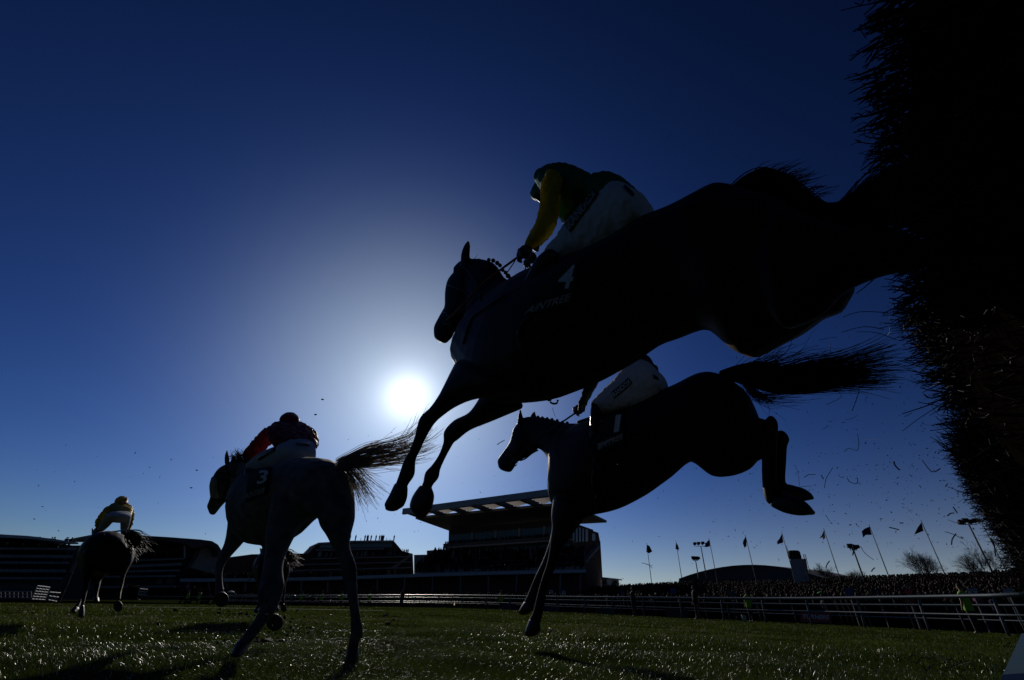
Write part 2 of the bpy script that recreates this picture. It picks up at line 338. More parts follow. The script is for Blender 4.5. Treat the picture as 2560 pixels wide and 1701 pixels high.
t.build('tail', M['hair'], h1, True)
for x, y in [(1222, 650), (1233, 652), (1243, 658), (1250, 664), (1257, 676), (1264, 682), (1270, 690), (1276, 697), (1282, 701)]:
    MB().ball(p1.at(x, y, .01), random.uniform(.012, .017), 9, 7).build('plait', M['hair'], h1, True)
m = MB()
m.tube([p1.at(1180, 652), p1.at(1188, 645), p1.at(1195, 637)], [.002, .002, .0008], 4); m.tube([p1.at(1186, 652), p1.at(1196, 647), p1.at(1203, 649)], .002, 4)
m.build('forelock', M['hair'], h1, True)
bv1 = bvh_of([body1])
def strap(bvh, pts, name, m, root, r=.006, lift=.004, sub=6):
    pp = [hit(bvh, x, y, lift) for x, y in catmull(pts, sub)]; pp = [q for q in pp if q is not None]
    if len(pp) > 1: return MB().tube(pp, r, 6).build(name, m, root, True)
sc1 = draped_patch(bv1, [(1385, 688), (1447, 655), (1440, 762), (1306, 796)], 14, 10, .014, 'saddle_cloth', M['cloth'], h1, .01)
bvc = bvh_of([sc1])
lettering(bvc, '4', [(1408, 668), (1444, 663), (1428, 722), (1391, 724)], 'number', M['number'], sc1, .004)
lettering(bvc, 'AINTREE', [(1326, 766), (1430, 733), (1424, 752), (1311, 788)], 'lettering', M['gold'], sc1, .004)
s = MB(); limb(s, p1, [(1300, 702, 1330, 735, .12), (1345, 690, 1370, 725, .14), (1395, 672, 1415, 705, .15), (1440, 640, 1452, 680, .15)], 0, 3); s.build('saddle', M['leather'], h1, True)
strap(bv1, [(1330, 790), (1300, 830), (1318, 900), (1340, 960), (1378, 1000)], 'girth', M['leather'], h1, .014)
strap(bv1, [(1262, 740), (1215, 770), (1180, 800), (1160, 860)], 'breastplate', M['leather'], h1, .008)
br = []
for pts in ([(1156, 672), (1150, 730), (1130, 780), (1116, 800)], [(1119, 712), (1145, 722), (1172, 735)], [(1108, 778), (1128, 790), (1145, 806)], [(1160, 668), (1188, 700), (1203, 750)]):
    strap(bv1, pts, 'bridle_strap', M['leather'], h1, .006)
MB().tube([p1.at(1116+9*math.cos(a), 800+11*math.sin(a), .075) for a in np.linspace(0, 2*PI, 14)], .004, 5).build('bit_ring', M['steel'], h1, True)
rein = [p1.at(1118, 800, .08), p1.at(1160, 760, .13), p1.at(1205, 712, .14), p1.at(1250, 676, .12), p1.at(1292, 645, .10)]
MB().tube(catmull(rein, 5), .008, 6).build('rein', M['rein'], h1, True)
MB().tube([p1.at(1267, 683, -.03), p1.at(1288, 652, -.03)], .004, 5).build('rein', M['leather'], h1); MB().tube([p1.at(1306, 697, -.02), p1.at(1318, 655, -.05)], .004, 5).build('rein', M['leather'], h1)
MB().tube(catmull([p1.at(1376, 1006, 0), p1.at(1384, 1010, 0), p1.at(1392, 1008, 0), p1.at(1395, 1000, 0)], 4), .005, 5).build('girth_strap', M['leather'], h1)

def fingers(mb, pl, cx, cy, off, dirx, diry, L=.07):
    """four bent fingers and a thumb closed on the rein"""
    c = pl.at(cx, cy, off); u = pl.at(cx+dirx, cy+diry, off)-c; u /= np.linalg.norm(u); s = pl.n; d = np.cross(u, s); d = d if d[2] < 0 else -d
    for k in range(4):
        a = c + u*.02 + d*(k-1.5)*.021; l = L*(1, 1.1, 1.05, .85)[k]
        mb.tube([a-u*.02, a+u*l*.35+s*.01, a+u*l*.6+s*.0, a+u*l*.5-s*.03], [.0105, .0105, .0095, .008], 7)
    mb.tube([c-u*.015-d*.02, c-d*.035+u*.015-s*.015, c-d*.03+u*.04-s*.02], [.012, .011, .009], 7)
def person_root(name, label, p): return thing(name, label, 'person', ground_under(p), 'jockeys')
j1 = person_root('person', 'jockey in green and yellow silks crouched on the number 4 horse', p1.at(1480, 540))
torso = [(1592, 478, 1525, 560, .13), (1552, 444, 1478, 520, .15), (1505, 426, 1448, 552, .155), (1450, 419, 1416, 566, .165), (1408, 422, 1394, 530, .17), (1378, 436, 1366, 498, .14)]
arm = [(1362, 442, 1410, 442, .07), (1352, 478, 1400, 495, .06), (1351, 512, 1396, 538, .055), (1344, 545, 1388, 566, .05), (1332, 573, 1374, 590, .045), (1317, 592, 1352, 606, .042), (1312, 610, 1335, 617, .032)]
arm_far = [(1375, 455, 1415, 465, .06), (1372, 500, 1405, 515, .05), (1362, 540, 1390, 555, .045), (1345, 575, 1375, 590, .04), (1330, 605, 1352, 612, .03)]
thigh = [(1592, 470, 1600, 585, .12), (1545, 452, 1572, 608, .12), (1495, 490, 1545, 622, .11), (1452, 522, 1500, 640, .1), (1416, 562, 1456, 651, .085), (1391, 596, 1424, 658, .07), (1366, 621, 1396, 656, .055)]
shin = [(1368, 622, 1398, 658, .06), (1342, 645, 1374, 684, .055), (1318, 688, 1346, 718, .05), (1300, 722, 1322, 745, .042), (1290, 738, 1306, 760, .04)]
foot = [(1302, 738, 1322, 762, .04), (1280, 748, 1296, 775, .042), (1262, 758, 1272, 778, .035)]
def jockey(j, pl, mats, torso, arms, thighs, shins, feet, hands, head, helmet, off_near=.17, voxel=.009):
    b = MB(); limb(b, pl, torso, 0, 4, .88)
    for a, o in arms: limb(b, pl, a, o, 4, .8); limb(b, pl, [a[-1], tuple(np.array(a[-1])+np.array([-3, 16, -3, 16, 0]))], o, 3, .85)
    for a, o in thighs+shins+feet: limb(b, pl, a, o, 4, .85)
    limb(b, pl, head, 0)
    for cx, cy, o, dx, dy in hands:
        c = pl.at(cx, cy, o); b.ball(c, .038, 10, 8, (1, 1, 1.1)); fingers(b, pl, cx, cy, o, dx, dy)
    b.solid('body', M['skin'] if mats.get('hands') is None else mats['hands'], j, voxel*.7, 2)
    b = MB(); limb(b, pl, torso, 0); folds(b.solid('silks', mats['torso'], j, voxel, 3), .008)
    for a, o in arms:
        b = MB(); limb(b, pl, a, o); folds(b.solid('sleeve', mats['sleeve'], j, voxel, 3), .009, 20)
    b = MB()
    for a, o in thighs: limb(b, pl, a, o)
    br = folds(b.solid('breeches', M['breech'], j, voxel, 3), .005, 22)
    for a, o in shins+feet: pass
    for (a, o), (f, o2) in zip(shins, feet):
        b = MB(); limb(b, pl, a, o); limb(b, pl, f, o2); b.solid('boot', M['boot'], j, voxel, 2)
    b = MB(); limb(b, pl, helmet, 0); b.solid('helmet', mats['cap'], j, voxel, 3)
    return br
thigh_c = thigh
br1 = jockey(j1, p1, dict(torso=M['green'], sleeve=M['yellow'], cap=M['green'], hands=M['glove']), torso, [(arm, .20), (arm_far, -.20)], [(thigh, .13), (thigh, -.13)], [(shin, .21), (shin, -.21)], [(foot, .22), (foot, -.22)],
       [(1313, 630, .19, -1, .6), (1328, 645, -.06, -.6, 1)], [(1340, 470, 1380, 500, .08), (1360, 445, 1402, 490, .085), (1392, 432, 1420, 480, .07)],
       [(1328, 480, 1346, 505, .07), (1334, 465, 1368, 502, .10), (1350, 443, 1396, 490, .115), (1374, 425, 1410, 462, .11), (1396, 422, 1412, 438, .07)])
b = MB(); limb(b, p1, [(1325, 478, 1336, 497, .06), (1331, 490, 1350, 508, .09), (1345, 500, 1356, 512, .05)], 0, 3); b.build('cap_peak', M['boot'], j1, True)
bvb = bvh_of([br1] + [o for o in j1.children if o.name.startswith('silks')])
st = draped_patch(bvb, [(1410, 556), (1482, 472), (1500, 484), (1427, 582)], 16, 4, .008, 'printed_stripe', M['boot'], j1, .004)
if st: lettering(bvh_of([st]), 'RANDOX', [(1414, 556), (1483, 476), (1496, 484), (1427, 576)], 'lettering', M['gold'], st, .004)
st = draped_patch(bvb, [(1562, 462), (1585, 487), (1582, 494), (1558, 470)], 6, 2, .005, 'printed_patch', M['boot'], j1, .004)
b = MB(); limb(b, p1, [(1455, 645, 1462, 658, .03), (1430, 655, 1440, 672, .03), (1402, 664, 1412, 676, .03), (1392, 668, 1398, 674, .02)], .23, 3); b.build('trailing_sash', M['yellow'], j1, True)

# ------------------------------------------------------------------ horse 2 and its rider (number 1)
p2 = Plane(HEADING, (1560, 1100), 4.2)
h2 = thing('horse', 'dark horse landing behind with the number 1 saddle cloth, hind legs tucked', 'horse', ground_under(p2.at(1560, 1100)), 'racing horses')
b = MB()
limb(b, p2, [(1440, 1058, 1378, 1180, .17), (1470, 1050, 1385, 1264, .22), (1520, 1035, 1450, 1290, .28), (1570, 1020, 1530, 1281, .29), (1630, 986, 1600, 1250, .29), (1670, 966, 1665, 1205, .28), (1737, 940, 1725, 1159, .27),
             (1790, 932, 1780, 1191, .27), (1835, 954, 1825, 1191, .25), (1866, 982, 1866, 1174, .22), (1887, 1032, 1888, 1145, .17)])
limb(b, p2, [(1295, 1050, 1340, 1120, .075), (1320, 1042, 1349, 1124, .075), (1350, 1043, 1356, 1128, .085), (1378, 1048, 1368, 1142, .10), (1415, 1057, 1377, 1165, .13), (1448, 1058, 1380, 1200, .17)])
limb(b, p2, [(1303, 1048, 1345, 1122, .075), (1285, 1070, 1337, 1133, .085), (1278, 1098, 1320, 1143, .08), (1270, 1113, 1305, 1150, .06), (1257, 1131, 1292, 1158, .05), (1244, 1150, 1287, 1168, .05), (1246, 1168, 1280, 1178, .045)])
limb(b, p2, [(1294, 1054, 1308, 1042, .022), (1296, 1038, 1306, 1036, .016), (1299, 1025, 1303, 1025, .006)], .06); limb(b, p2, [(1324, 1046, 1343, 1046, .022), (1328, 1037, 1340, 1037, .016), (1335, 1029, 1338, 1029, .006)], -.06)
limb(b, p2, [(1830, 1000, 1850, 1165, .11), (1880, 1046, 1893, 1152, .085), (1902, 1042, 1905, 1130, .06), (1926, 1037, 1902, 1098, .05), (1945, 1056, 1900, 1098, .042), (1944, 1095, 1904, 1125, .04), (1942, 1165, 1904, 1168, .036), (1942, 1205, 1905, 1208, .038),
             (1954, 1228, 1909, 1236, .045), (1960, 1238, 1918, 1258, .04), (1964, 1247, 1938, 1267, .034)], .10)
limb(b, p2, [(1830, 1040, 1850, 1170, .11), (1890, 1080, 1900, 1150, .08), (1930, 1078, 1925, 1138, .055), (1957, 1076, 1938, 1120, .048), (1974, 1096, 1940, 1120, .042), (1969, 1115, 1936, 1138, .038), (1966, 1160, 1925, 1168, .036), (1964, 1198, 1922, 1208, .038),
             (1968, 1210, 1926, 1244, .045), (1986, 1213, 1950, 1250, .04)], -.10)
limb(b, p2, [(1385, 1240, 1485, 1288, .10), (1378, 1286, 1452, 1302, .085), (1380, 1316, 1432, 1330, .07), (1376, 1350, 1412, 1362, .055), (1373, 1380, 1401, 1388, .048), (1366, 1412, 1389, 1420, .04), (1353, 1450, 1372, 1460, .028), (1342, 1490, 1363, 1502, .036),
             (1333, 1528, 1357, 1536, .03), (1320, 1552, 1350, 1560, .032)], .11)
limb(b, p2, [(1390, 1270, 1460, 1300, .09), (1376, 1345, 1405, 1375, .055), (1358, 1398, 1386, 1420, .048), (1341, 1434, 1366, 1448, .036), (1331, 1456, 1352, 1468, .028), (1320, 1484, 1342, 1494, .034), (1308, 1508, 1334, 1514, .032)], -.11)
body2 = b.solid('body', M['dark'], h2, .010, 5)
for st, o in (([(1956, 1236, 1930, 1268, .04), (1992, 1244, 1960, 1282, .055), (2018, 1258, 1994, 1289, .058), (2033, 1276, 2026, 1287, .05)], .10), ([(1972, 1211, 1948, 1250, .04), (2008, 1221, 1984, 1256, .055), (2026, 1232, 2012, 1252, .056), (2031, 1240, 2024, 1249, .045)], -.10),
              ([(1322, 1550, 1350, 1558, .036), (1316, 1568, 1352, 1566, .055), (1311, 1584, 1351, 1577, .06)], .11), ([(1309, 1506, 1334, 1512, .036), (1302, 1518, 1332, 1522, .055), (1297, 1528, 1327, 1531, .06)], -.11)):
    b = MB(); limb(b, p2, st, o, 3); b.build('hoof', M['hoof'], h2, True)
g2 = lambda pts, o=0: [p2.at(x, y, o) for x, y in pts]
t = strands([g2([(1797, 931), (1840, 917), (1890, 912), (1950, 922), (2010, 908), (2090, 896), (2170, 872), (2222, 850)], 0), g2([(1800, 936), (1850, 930), (1910, 930), (1970, 930), (2040, 920), (2110, 910), (2180, 893), (2247, 876)], .04),
             g2([(1805, 938), (1860, 940), (1920, 945), (1990, 945), (2060, 938), (2130, 930), (2190, 920), (2255, 915)], -.05), g2([(1810, 942), (1860, 950), (1920, 960), (1980, 965), (2050, 955), (2120, 948), (2190, 945), (2254, 945)], .05),
             g2([(1815, 946), (1870, 962), (1930, 978), (1990, 980), (2060, 974), (2120, 968), (2180, 964), (2240, 955)], 0)], 620, .0038, .0012, .03, 16, .012, .62)
t2 = strands([g2([(1810, 940), (1850, 950), (1875, 985), (1900, 1005), (1940, 1015)], .02), g2([(1815, 942), (1862, 955), (1890, 985), (1930, 995), (2000, 985)], 0), g2([(1815, 940), (1870, 955), (1900, 990), (1960, 985), (2060, 976)], 0)], 110, .003, .001, .04, 10, .015, .7)
t3 = strands([g2([(1840, 922), (1880, 905), (1920, 880), (1975, 868)], 0), g2([(1860, 920), (1920, 905), (1960, 880), (2010, 878)], 0), g2([(1900, 915), (1980, 900), (2040, 880), (2110, 880)], 0)], 60, .0028, .001, .05, 10, .02, .6)
for q in (t2, t3): n0 = len(t.v); t.v += q.v; t.f += [tuple(i+n0 for i in f) for f in q.f]
t.build('tail', M['hair'], h2, True)
for x, y in [(1345, 1043), (1356, 1045), (1368, 1047), (1380, 1049), (1393, 1052), (1406, 1056), (1418, 1058)]: MB().ball(p2.at(x, y, .01), .018, 9, 7).build('plait', M['hair'], h2, True)
m = MB(); m.tube([p2.at(1331, 1046), p2.at(1335, 1040), p2.at(1340, 1034)], .002, 4); m.build('forelock', M['hair'], h2, True)
bv2 = bvh_of([body2])
sc2 = draped_patch(bv2, [(1500, 1044), (1562, 1032), (1562, 1110), (1496, 1140)], 12, 10, .016, 'saddle_cloth', M['cloth'], h2, .012); bvc = bvh_of([sc2])
lettering(bvc, '1', [(1541, 1040), (1555, 1038), (1549, 1080), (1536, 1083)], 'number', M['number'], sc2, .010)
lettering(bvc, 'AINTREE', [(1487, 1114), (1561, 1084), (1560, 1097), (1488, 1131)], 'lettering', M['gold'], sc2, .010)
s = MB(); limb(s, p2, [(1452, 1050, 1465, 1075, .12), (1500, 1034, 1510, 1062, .14), (1560, 1012, 1568, 1040, .15)], 0, 3); s.build('saddle', M['leather'], h2, True)
strap(bv2, [(1490, 1140), (1484, 1200), (1490, 1270)], 'girth', M['leather'], h2, .018, .004)
for pts in ([(1300, 1055), (1303, 1100), (1290, 1140), (1282, 1152)], [(1278, 1095), (1300, 1105), (1325, 1112)], [(1264, 1124), (1280, 1136), (1296, 1150)]): strap(bv2, pts, 'bridle_strap', M['leather'], h2, .008)
MB().tube([p2.at(1286+7*math.cos(a), 1158+8*math.sin(a), .075) for a in np.linspace(0, 2*PI, 12)], .005, 5).build('bit_ring', M['steel'], h2, True)
MB().tube(catmull([p2.at(1288, 1155, .08), p2.at(1330, 1110, .13), p2.at(1385, 1070, .13), p2.at(1440, 1032, .10)], 5), .009, 6).build('rein', M['leather'], h2, True)
MB().tube(catmull([p2.at(1300, 1152, .05), p2.at(1312, 1148, .05), p2.at(1330, 1134, .05), p2.at(1345, 1126, .05)], 4), .008, 5).build('rein', M['leather'], h2, True)
j2 = person_root('person', 'jockey in white breeches on the number 1 horse, mostly hidden by the leaping horse', p2.at(1550, 960))
th2 = [(1640, 925, 1652, 980, .12), (1612, 900, 1642, 998, .13), (1575, 905, 1604, 1018, .12), (1540, 945, 1565, 1024, .10), (1505, 980, 1526, 1034, .085), (1482, 1003, 1500, 1038, .06)]
sh2 = [(1478, 1006, 1504, 1040, .06), (1475, 1045, 1498, 1050, .052), (1474, 1090, 1492, 1090, .048), (1476, 1140, 1492, 1140, .042), (1476, 1165, 1492, 1170, .04)]
br2 = jockey(j2, p2, dict(torso=M['dark_clothes'], sleeve=M['dark_clothes'], cap=M['dark_clothes'], hands=M['glove']),
       [(1640, 915, 1600, 960, .12), (1608, 880, 1570, 940, .15), (1560, 862, 1535, 925, .16), (1515, 855, 1500, 915, .17), (1490, 865, 1482, 905, .13)],
       [([(1482, 868, 1512, 872, .06), (1478, 910, 1505, 925, .055), (1466, 950, 1492, 965, .05), (1456, 980, 1474, 990, .042), (1446, 1008, 1460, 1014, .03)], .2), ([(1490, 880, 1512, 884, .055), (1480, 920, 1500, 935, .05), (1468, 970, 1482, 980, .04), (1455, 1010, 1466, 1014, .03)], -.2)],
       [(th2, .14), (th2, -.14)], [(sh2, .23), (sh2, -.23)], [([(1480, 1160, 1494, 1172, .04), (1468, 1168, 1474, 1184, .04), (1458, 1174, 1462, 1184, .03)], o_) for o_ in (.23, -.23)], [(1445, 1022, .12, -1, .6), (1450, 1026, -.06, -.8, .8)],
       [(1462, 885, 1480, 905, .08), (1470, 872, 1494, 895, .085), (1490, 865, 1504, 890, .07)], [(1456, 888, 1466, 904, .07), (1460, 876, 1482, 902, .10), (1470, 864, 1496, 895, .115), (1488, 858, 1504, 880, .1)], voxel=.012)
bvb = bvh_of([br2]); st = draped_patch(bvb, [(1528, 982), (1572, 945), (1582, 958), (1536, 998)], 12, 3, .007, 'printed_stripe', M['boot'], j2, .004)
if st: lettering(bvh_of([st]), 'RANDOX', [(1530, 983), (1572, 948), (1580, 957), (1537, 995)], 'lettering', M['number'], st, .004)
draped_patch(bvb, [(1632, 936), (1645, 945), (1646, 953), (1633, 946)], 5, 2, .006, 'printed_patch', M['boot'], j2, .004)

# ------------------------------------------------------------------ horse 3, the grey, seen from behind, and its rider (number 3)
D3 = 3.35
pp = P(760, 1640, D3+.5); h3 = thing('horse', 'grey horse galloping away with the number 3 saddle cloth and streaming tail', 'horse', (pp[0], pp[1], gz(pp[0], pp[1])), 'racing horses')
b = MB()
cring(b, [(806, 1222, 76, 70, D3), (795, 1214, 91, 69, D3+.15), (765, 1216, 96, 73, D3+.35), (728, 1234, 93, 82, D3+.6), (690, 1262, 88, 92, D3+.85), (650, 1266, 80, 92, D3+1.1), (622, 1266, 56, 84, D3+1.35), (610, 1262, 40, 66, D3+1.5)])
climb(b, [(640, 1170, 572, 1300, D3+1.3, .16), (612, 1155, 578, 1265, D3+1.5, .11), (592, 1150, 582, 1245, D3+1.7, .085), (572, 1155, 590, 1222, D3+1.8, .08)])
climb(b, [(566, 1160, 606, 1205, D3+1.75, .085), (545, 1172, 600, 1232, D3+1.8, .09), (528, 1200, 590, 1242, D3+1.88, .08), (526, 1236, 573, 1249, D3+1.94, .06), (521, 1254, 562, 1258, D3+2.0, .05), (517, 1266, 551, 1270, D3+2.04, .05), (522, 1281, 540, 1284, D3+2.06, .04)])
climb(b, [(561, 1160, 575, 1152, D3+1.72, .02), (561, 1142, 573, 1140, D3+1.72, .016), (566, 1126, 570, 1126, D3+1.72, .006)]); climb(b, [(575, 1158, 590, 1152, D3+1.82, .02), (578, 1146, 588, 1144, D3+1.82, .014), (583, 1138, 586, 1138, D3+1.82, .006)])
climb(b, [(680, 1240, 790, 1290, D3+.25, .16), (664, 1330, 752, 1318, D3+.25, .15), (662, 1380, 716, 1385, D3+.2, .11), (655, 1430, 708, 1425, D3+.1, .08), (644, 1480, 712, 1463, D3, .05), (645, 1503, 702, 1498, D3, .045), (650, 1526, 690, 1528, D3-.02, .04), (637, 1548, 668, 1556, D3-.04, .034), (614, 1580, 645, 1586, D3-.06, .036), (594, 1606, 622, 1614, D3-.08, .034)])
climb(b, [(780, 1235, 886, 1230, D3+.05, .17), (794, 1295, 888, 1268, D3, .16), (801, 1318, 887, 1300, D3, .14), (816, 1340, 877, 1340, D3-.05, .11), (836, 1380, 875, 1368, D3-.05, .08), (850, 1408, 886, 1400, D3-.08, .05), (852, 1434, 892, 1422, D3-.08, .045), (860, 1459, 893, 1463, D3-.08, .038),
          (870, 1500, 896, 1505, D3-.1, .034), (876, 1547, 902, 1545, D3-.1, .034), (876, 1582, 908, 1580, D3-.1, .042), (871, 1610, 898, 1606, D3-.1, .034), (866, 1632, 897, 1628, D3-.1, .036)])
climb(b, [(570, 1290, 650, 1300, D3+1.25, .12), (566, 1330, 625, 1335, D3+1.3, .10), (559, 1362, 604, 1362, D3+1.35, .08), (545, 1392, 572, 1398, D3+1.35, .05), (537, 1425, 558, 1424, D3+1.35, .045), (538, 1455, 557, 1453, D3+1.3, .034), (537, 1478, 561, 1474, D3+1.25, .038), (540, 1490, 566, 1488, D3+1.2, .04)])
climb(b, [(640, 1300, 700, 1320, D3+1.0, .11), (655, 1370, 695, 1375, D3+1.0, .07), (662, 1430, 690, 1430, D3+.9, .05), (672, 1490, 694, 1490, D3+.8, .035), (676, 1525, 700, 1525, D3+.7, .04)])
body3 = b.solid('body', M['grey'], h3, .010, 5)
for st in ([(592, 1606, 622, 1614, D3-.08, .04), (583, 1622, 612, 1630, D3-.1, .055), (577, 1634, 603, 1640, D3-.12, .06)], [(866, 1630, 897, 1626, D3-.1, .04), (862, 1648, 897, 1640, D3-.1, .055), (860, 1660, 894, 1654, D3-.1, .06)]):
    b = MB(); climb(b, st, 3); b.build('hoof', M['hoof'], h3, True)
for x, y, r, D in ((553.5, 1499, 19, D3+1.15), (686.5, 1556, 21.5, D3+.6)):
    c = P(x, y, D); v = c-CAM; v /= np.linalg.norm(v); u = P(x+r, y, D)-c; w = P(x, y-r, D)-c; b = MB()
    b.ring_loft([ellipse(c+v*.07, u*.55, w*.55), ellipse(c+v*.04, u*.8, w*.8), ellipse(c, u, w), ellipse(c-v*.012, u*.95, w*.95), ellipse(c-v*.006, u*.72, w*.72), ellipse(c+v*.008, u*.4, w*.4)]); b.build('hoof', M['hoof'], h3, True)
g3 = lambda pts, d=0: [P(x, y, D3+d) for x, y in pts]
t = strands([g3([(838, 1154), (880, 1136), (925, 1118), (975, 1108), (1020, 1092), (1048, 1058), (1062, 1020)], .0), g3([(838, 1160), (880, 1145), (930, 1130), (985, 1120), (1030, 1108), (1065, 1090), (1092, 1065)], -.05),
             g3([(840, 1164), (885, 1158), (930, 1150), (985, 1140), (1030, 1132), (1070, 1118), (1095, 1105)], -.05), g3([(842, 1168), (880, 1166), (920, 1168), (960, 1165), (1000, 1160), (1030, 1160), (1055, 1150)], -.06)], 240, .0024, .0009, .04, 14, .018, .6)
t2 = strands([g3([(845, 1160), (885, 1160), (915, 1180), (945, 1200), (975, 1215)], -.05), g3([(845, 1165), (880, 1170), (905, 1200), (925, 1230), (945, 1262)], -.05), g3([(845, 1168), (870, 1180), (890, 1210), (905, 1240), (925, 1270)], -.05), g3([(845, 1172), (860, 1190), (875, 1215), (885, 1240), (888, 1275)], -.08)], 150, .0024, .0009, .035, 12, .02, .5)
n0 = len(t.v); t.v += t2.v; t.f += [tuple(i+n0 for i in f) for f in t2.f]; t.build('tail', M['greyhair'], h3, True)
t = strands([g3([(640, 1160), (625, 1150), (612, 1142), (604, 1136)], 1.5), g3([(612, 1158), (603, 1146), (596, 1138), (600, 1132)], 1.6), g3([(590, 1156), (582, 1146), (584, 1140), (592, 1138)], 1.7)], 120, .003, .001, .03, 8, .02, .6); t.build('mane', M['hair'], h3, True)
bv3 = bvh_of([body3])
sc3 = draped_patch(bv3, [(625, 1180), (682, 1170), (670, 1232), (618, 1256)], 12, 10, .016, 'saddle_cloth', M['cloth'], h3, .012); bvc = bvh_of([sc3])
lettering(bvc, '3', [(650, 1178), (676, 1176), (668, 1208), (645, 1212)], 'number', M['number'], sc3, .010); lettering(bvc, 'AINTREE', [(617, 1234), (668, 1218), (665, 1232), (616, 1247)], 'lettering', M['gold'], sc3, .010)
b = MB(); climb(b, [(528, 1195, 545, 1200, D3+1.78, .08), (523, 1215, 545, 1222, D3+1.82, .085), (525, 1240, 548, 1243, D3+1.88, .08)], 3); b.build('sheepskin_noseband', M['sheepskin'], h3, True)
for pts in ([(566, 1165), (572, 1200), (560, 1240)], [(545, 1180), (570, 1185), (592, 1190)], [(530, 1248), (548, 1252), (568, 1252)]): strap(bv3, pts, 'bridle_strap', M['leather'], h3, .008)
MB().tube(catmull(g3([(548, 1256), (580, 1225), (605, 1195), (618, 1165)], 1.68), 5), .009, 6).build('rein', M['leather'], h3, True)
pj = P(720, 1110, D3+.75); j3 = person_root('person', 'jockey in maroon silks with white breeches on the grey horse', pj)
E3 = D3+.72
def jock_c(j, torso, sleeves, hips, thighs, boots, head, cap, mats, hands, voxel=.012):
    b = MB()
    for s_ in [torso, hips, head]+sleeves+thighs+boots: climb(b, s_, 4, .85)
    for x, y, D in hands:
        c = P(x, y, D); b.ball(c, .042, 10, 8); v = c-CAM; v /= np.linalg.norm(v); sd_ = np.cross(v, (0, 0, 1.)); sd_ /= np.linalg.norm(sd_)
        for k in range(4): q = c+np.array([0, 0, (k-1.5)*.022]); b.tube([q, q+v*.05*(1, 1.1, 1.05, .85)[k], q+v*.06+sd_*.025, q+v*.04+sd_*.04], [.011, .011, .0095, .008], 6)
        b.tube([c+np.array([0, 0, .02]), c+v*.03+np.array([0, 0, .045]), c+v*.05+sd_*.02+np.array([0, 0, .045])], [.013, .011, .009], 6)
    b.solid('body', M['glove'], j, voxel*.7, 2)
    b = MB(); climb(b, torso); folds(b.solid('silks', mats[0], j, voxel, 3), .01)
    for s_ in sleeves: b = MB(); climb(b, s_); folds(b.solid('sleeve', mats[1], j, voxel, 3), .01, 18)
    b = MB(); climb(b, hips)
    for s_ in thighs: climb(b, s_)
    br = b.solid('breeches', M['breech'], j, voxel, 3)
    for s_ in boots: b = MB(); climb(b, s_); b.solid('boot', M['boot'], j, voxel, 2)
    b = MB(); climb(b, cap); b.solid('helmet', mats[2], j, voxel, 3)
    return br
br3 = jock_c(j3, [(690, 1122, 788, 1124, E3+.05, .13), (672, 1096, 795, 1112, E3+.12, .14), (666, 1074, 788, 1090, E3+.25, .14), (680, 1060, 776, 1070, E3+.4, .13), (698, 1054, 758, 1058, E3+.5, .1)],
     [[(662, 1070, 700, 1096, E3+.4, .07), (646, 1086, 674, 1114, E3+.55, .06), (622, 1112, 650, 1140, E3+.7, .055), (606, 1134, 630, 1158, E3+.85, .045)], [(764, 1068, 792, 1085, E3+.42, .06), (772, 1085, 797, 1108, E3+.45, .055), (765, 1108, 790, 1122, E3+.6, .05), (740, 1120, 760, 1140, E3+.75, .04)]],
     [(705, 1100, 790, 1112, E3+.08, .14), (690, 1118, 791, 1130, E3, .15), (690, 1140, 790, 1146, E3, .14)], [[(735, 1104, 760, 1165, E3+.02, .12), (700, 1112, 722, 1172, E3+.1, .10), (665, 1124, 690, 1176, E3+.25, .085), (640, 1138, 658, 1179, E3+.4, .07), (616, 1158, 632, 1184, E3+.5, .055)], [(740, 1110, 785, 1160, E3+.05, .12), (735, 1140, 765, 1180, E3+.3, .09), (720, 1155, 745, 1185, E3+.5, .06)]],
     [[(612, 1170, 640, 1186, E3+.42, .06), (608, 1200, 640, 1204, E3+.35, .055), (602, 1240, 630, 1244, E3+.3, .05), (585, 1252, 606, 1280, E3+.35, .045), (569, 1264, 575, 1284, E3+.45, .04)], [(720, 1165, 745, 1180, E3+.6, .055), (715, 1200, 738, 1205, E3+.55, .05), (712, 1235, 735, 1240, E3+.5, .045)]],
     [(705, 1056, 742, 1060, E3+.55, .08), (712, 1042, 738, 1044, E3+.58, .08)], [(697, 1050, 750, 1053, E3+.52, .11), (702, 1040, 747, 1042, E3+.56, .115), (711, 1034, 738, 1034, E3+.6, .09)], (M['red'], M['red'], M['red']), [(606, 1160, E3+.9), (618, 1165, E3+.95)])
bvb = bvh_of([br3]); st = draped_patch(bvb, [(741, 1106), (773, 1108), (773, 1117), (741, 1115)], 8, 2, .007, 'printed_patch', M['boot'], j3, .004)
if st: lettering(bvh_of([st]), 'RANDOX', [(743, 1107), (771, 1109), (771, 1115), (743, 1113)], 'lettering', M['gold'], st, .004)
st = draped_patch(bvb, [(643, 1142), (686, 1120), (690, 1126), (648, 1152)], 10, 2, .007, 'printed_stripe', M['boot'], j3, .004)

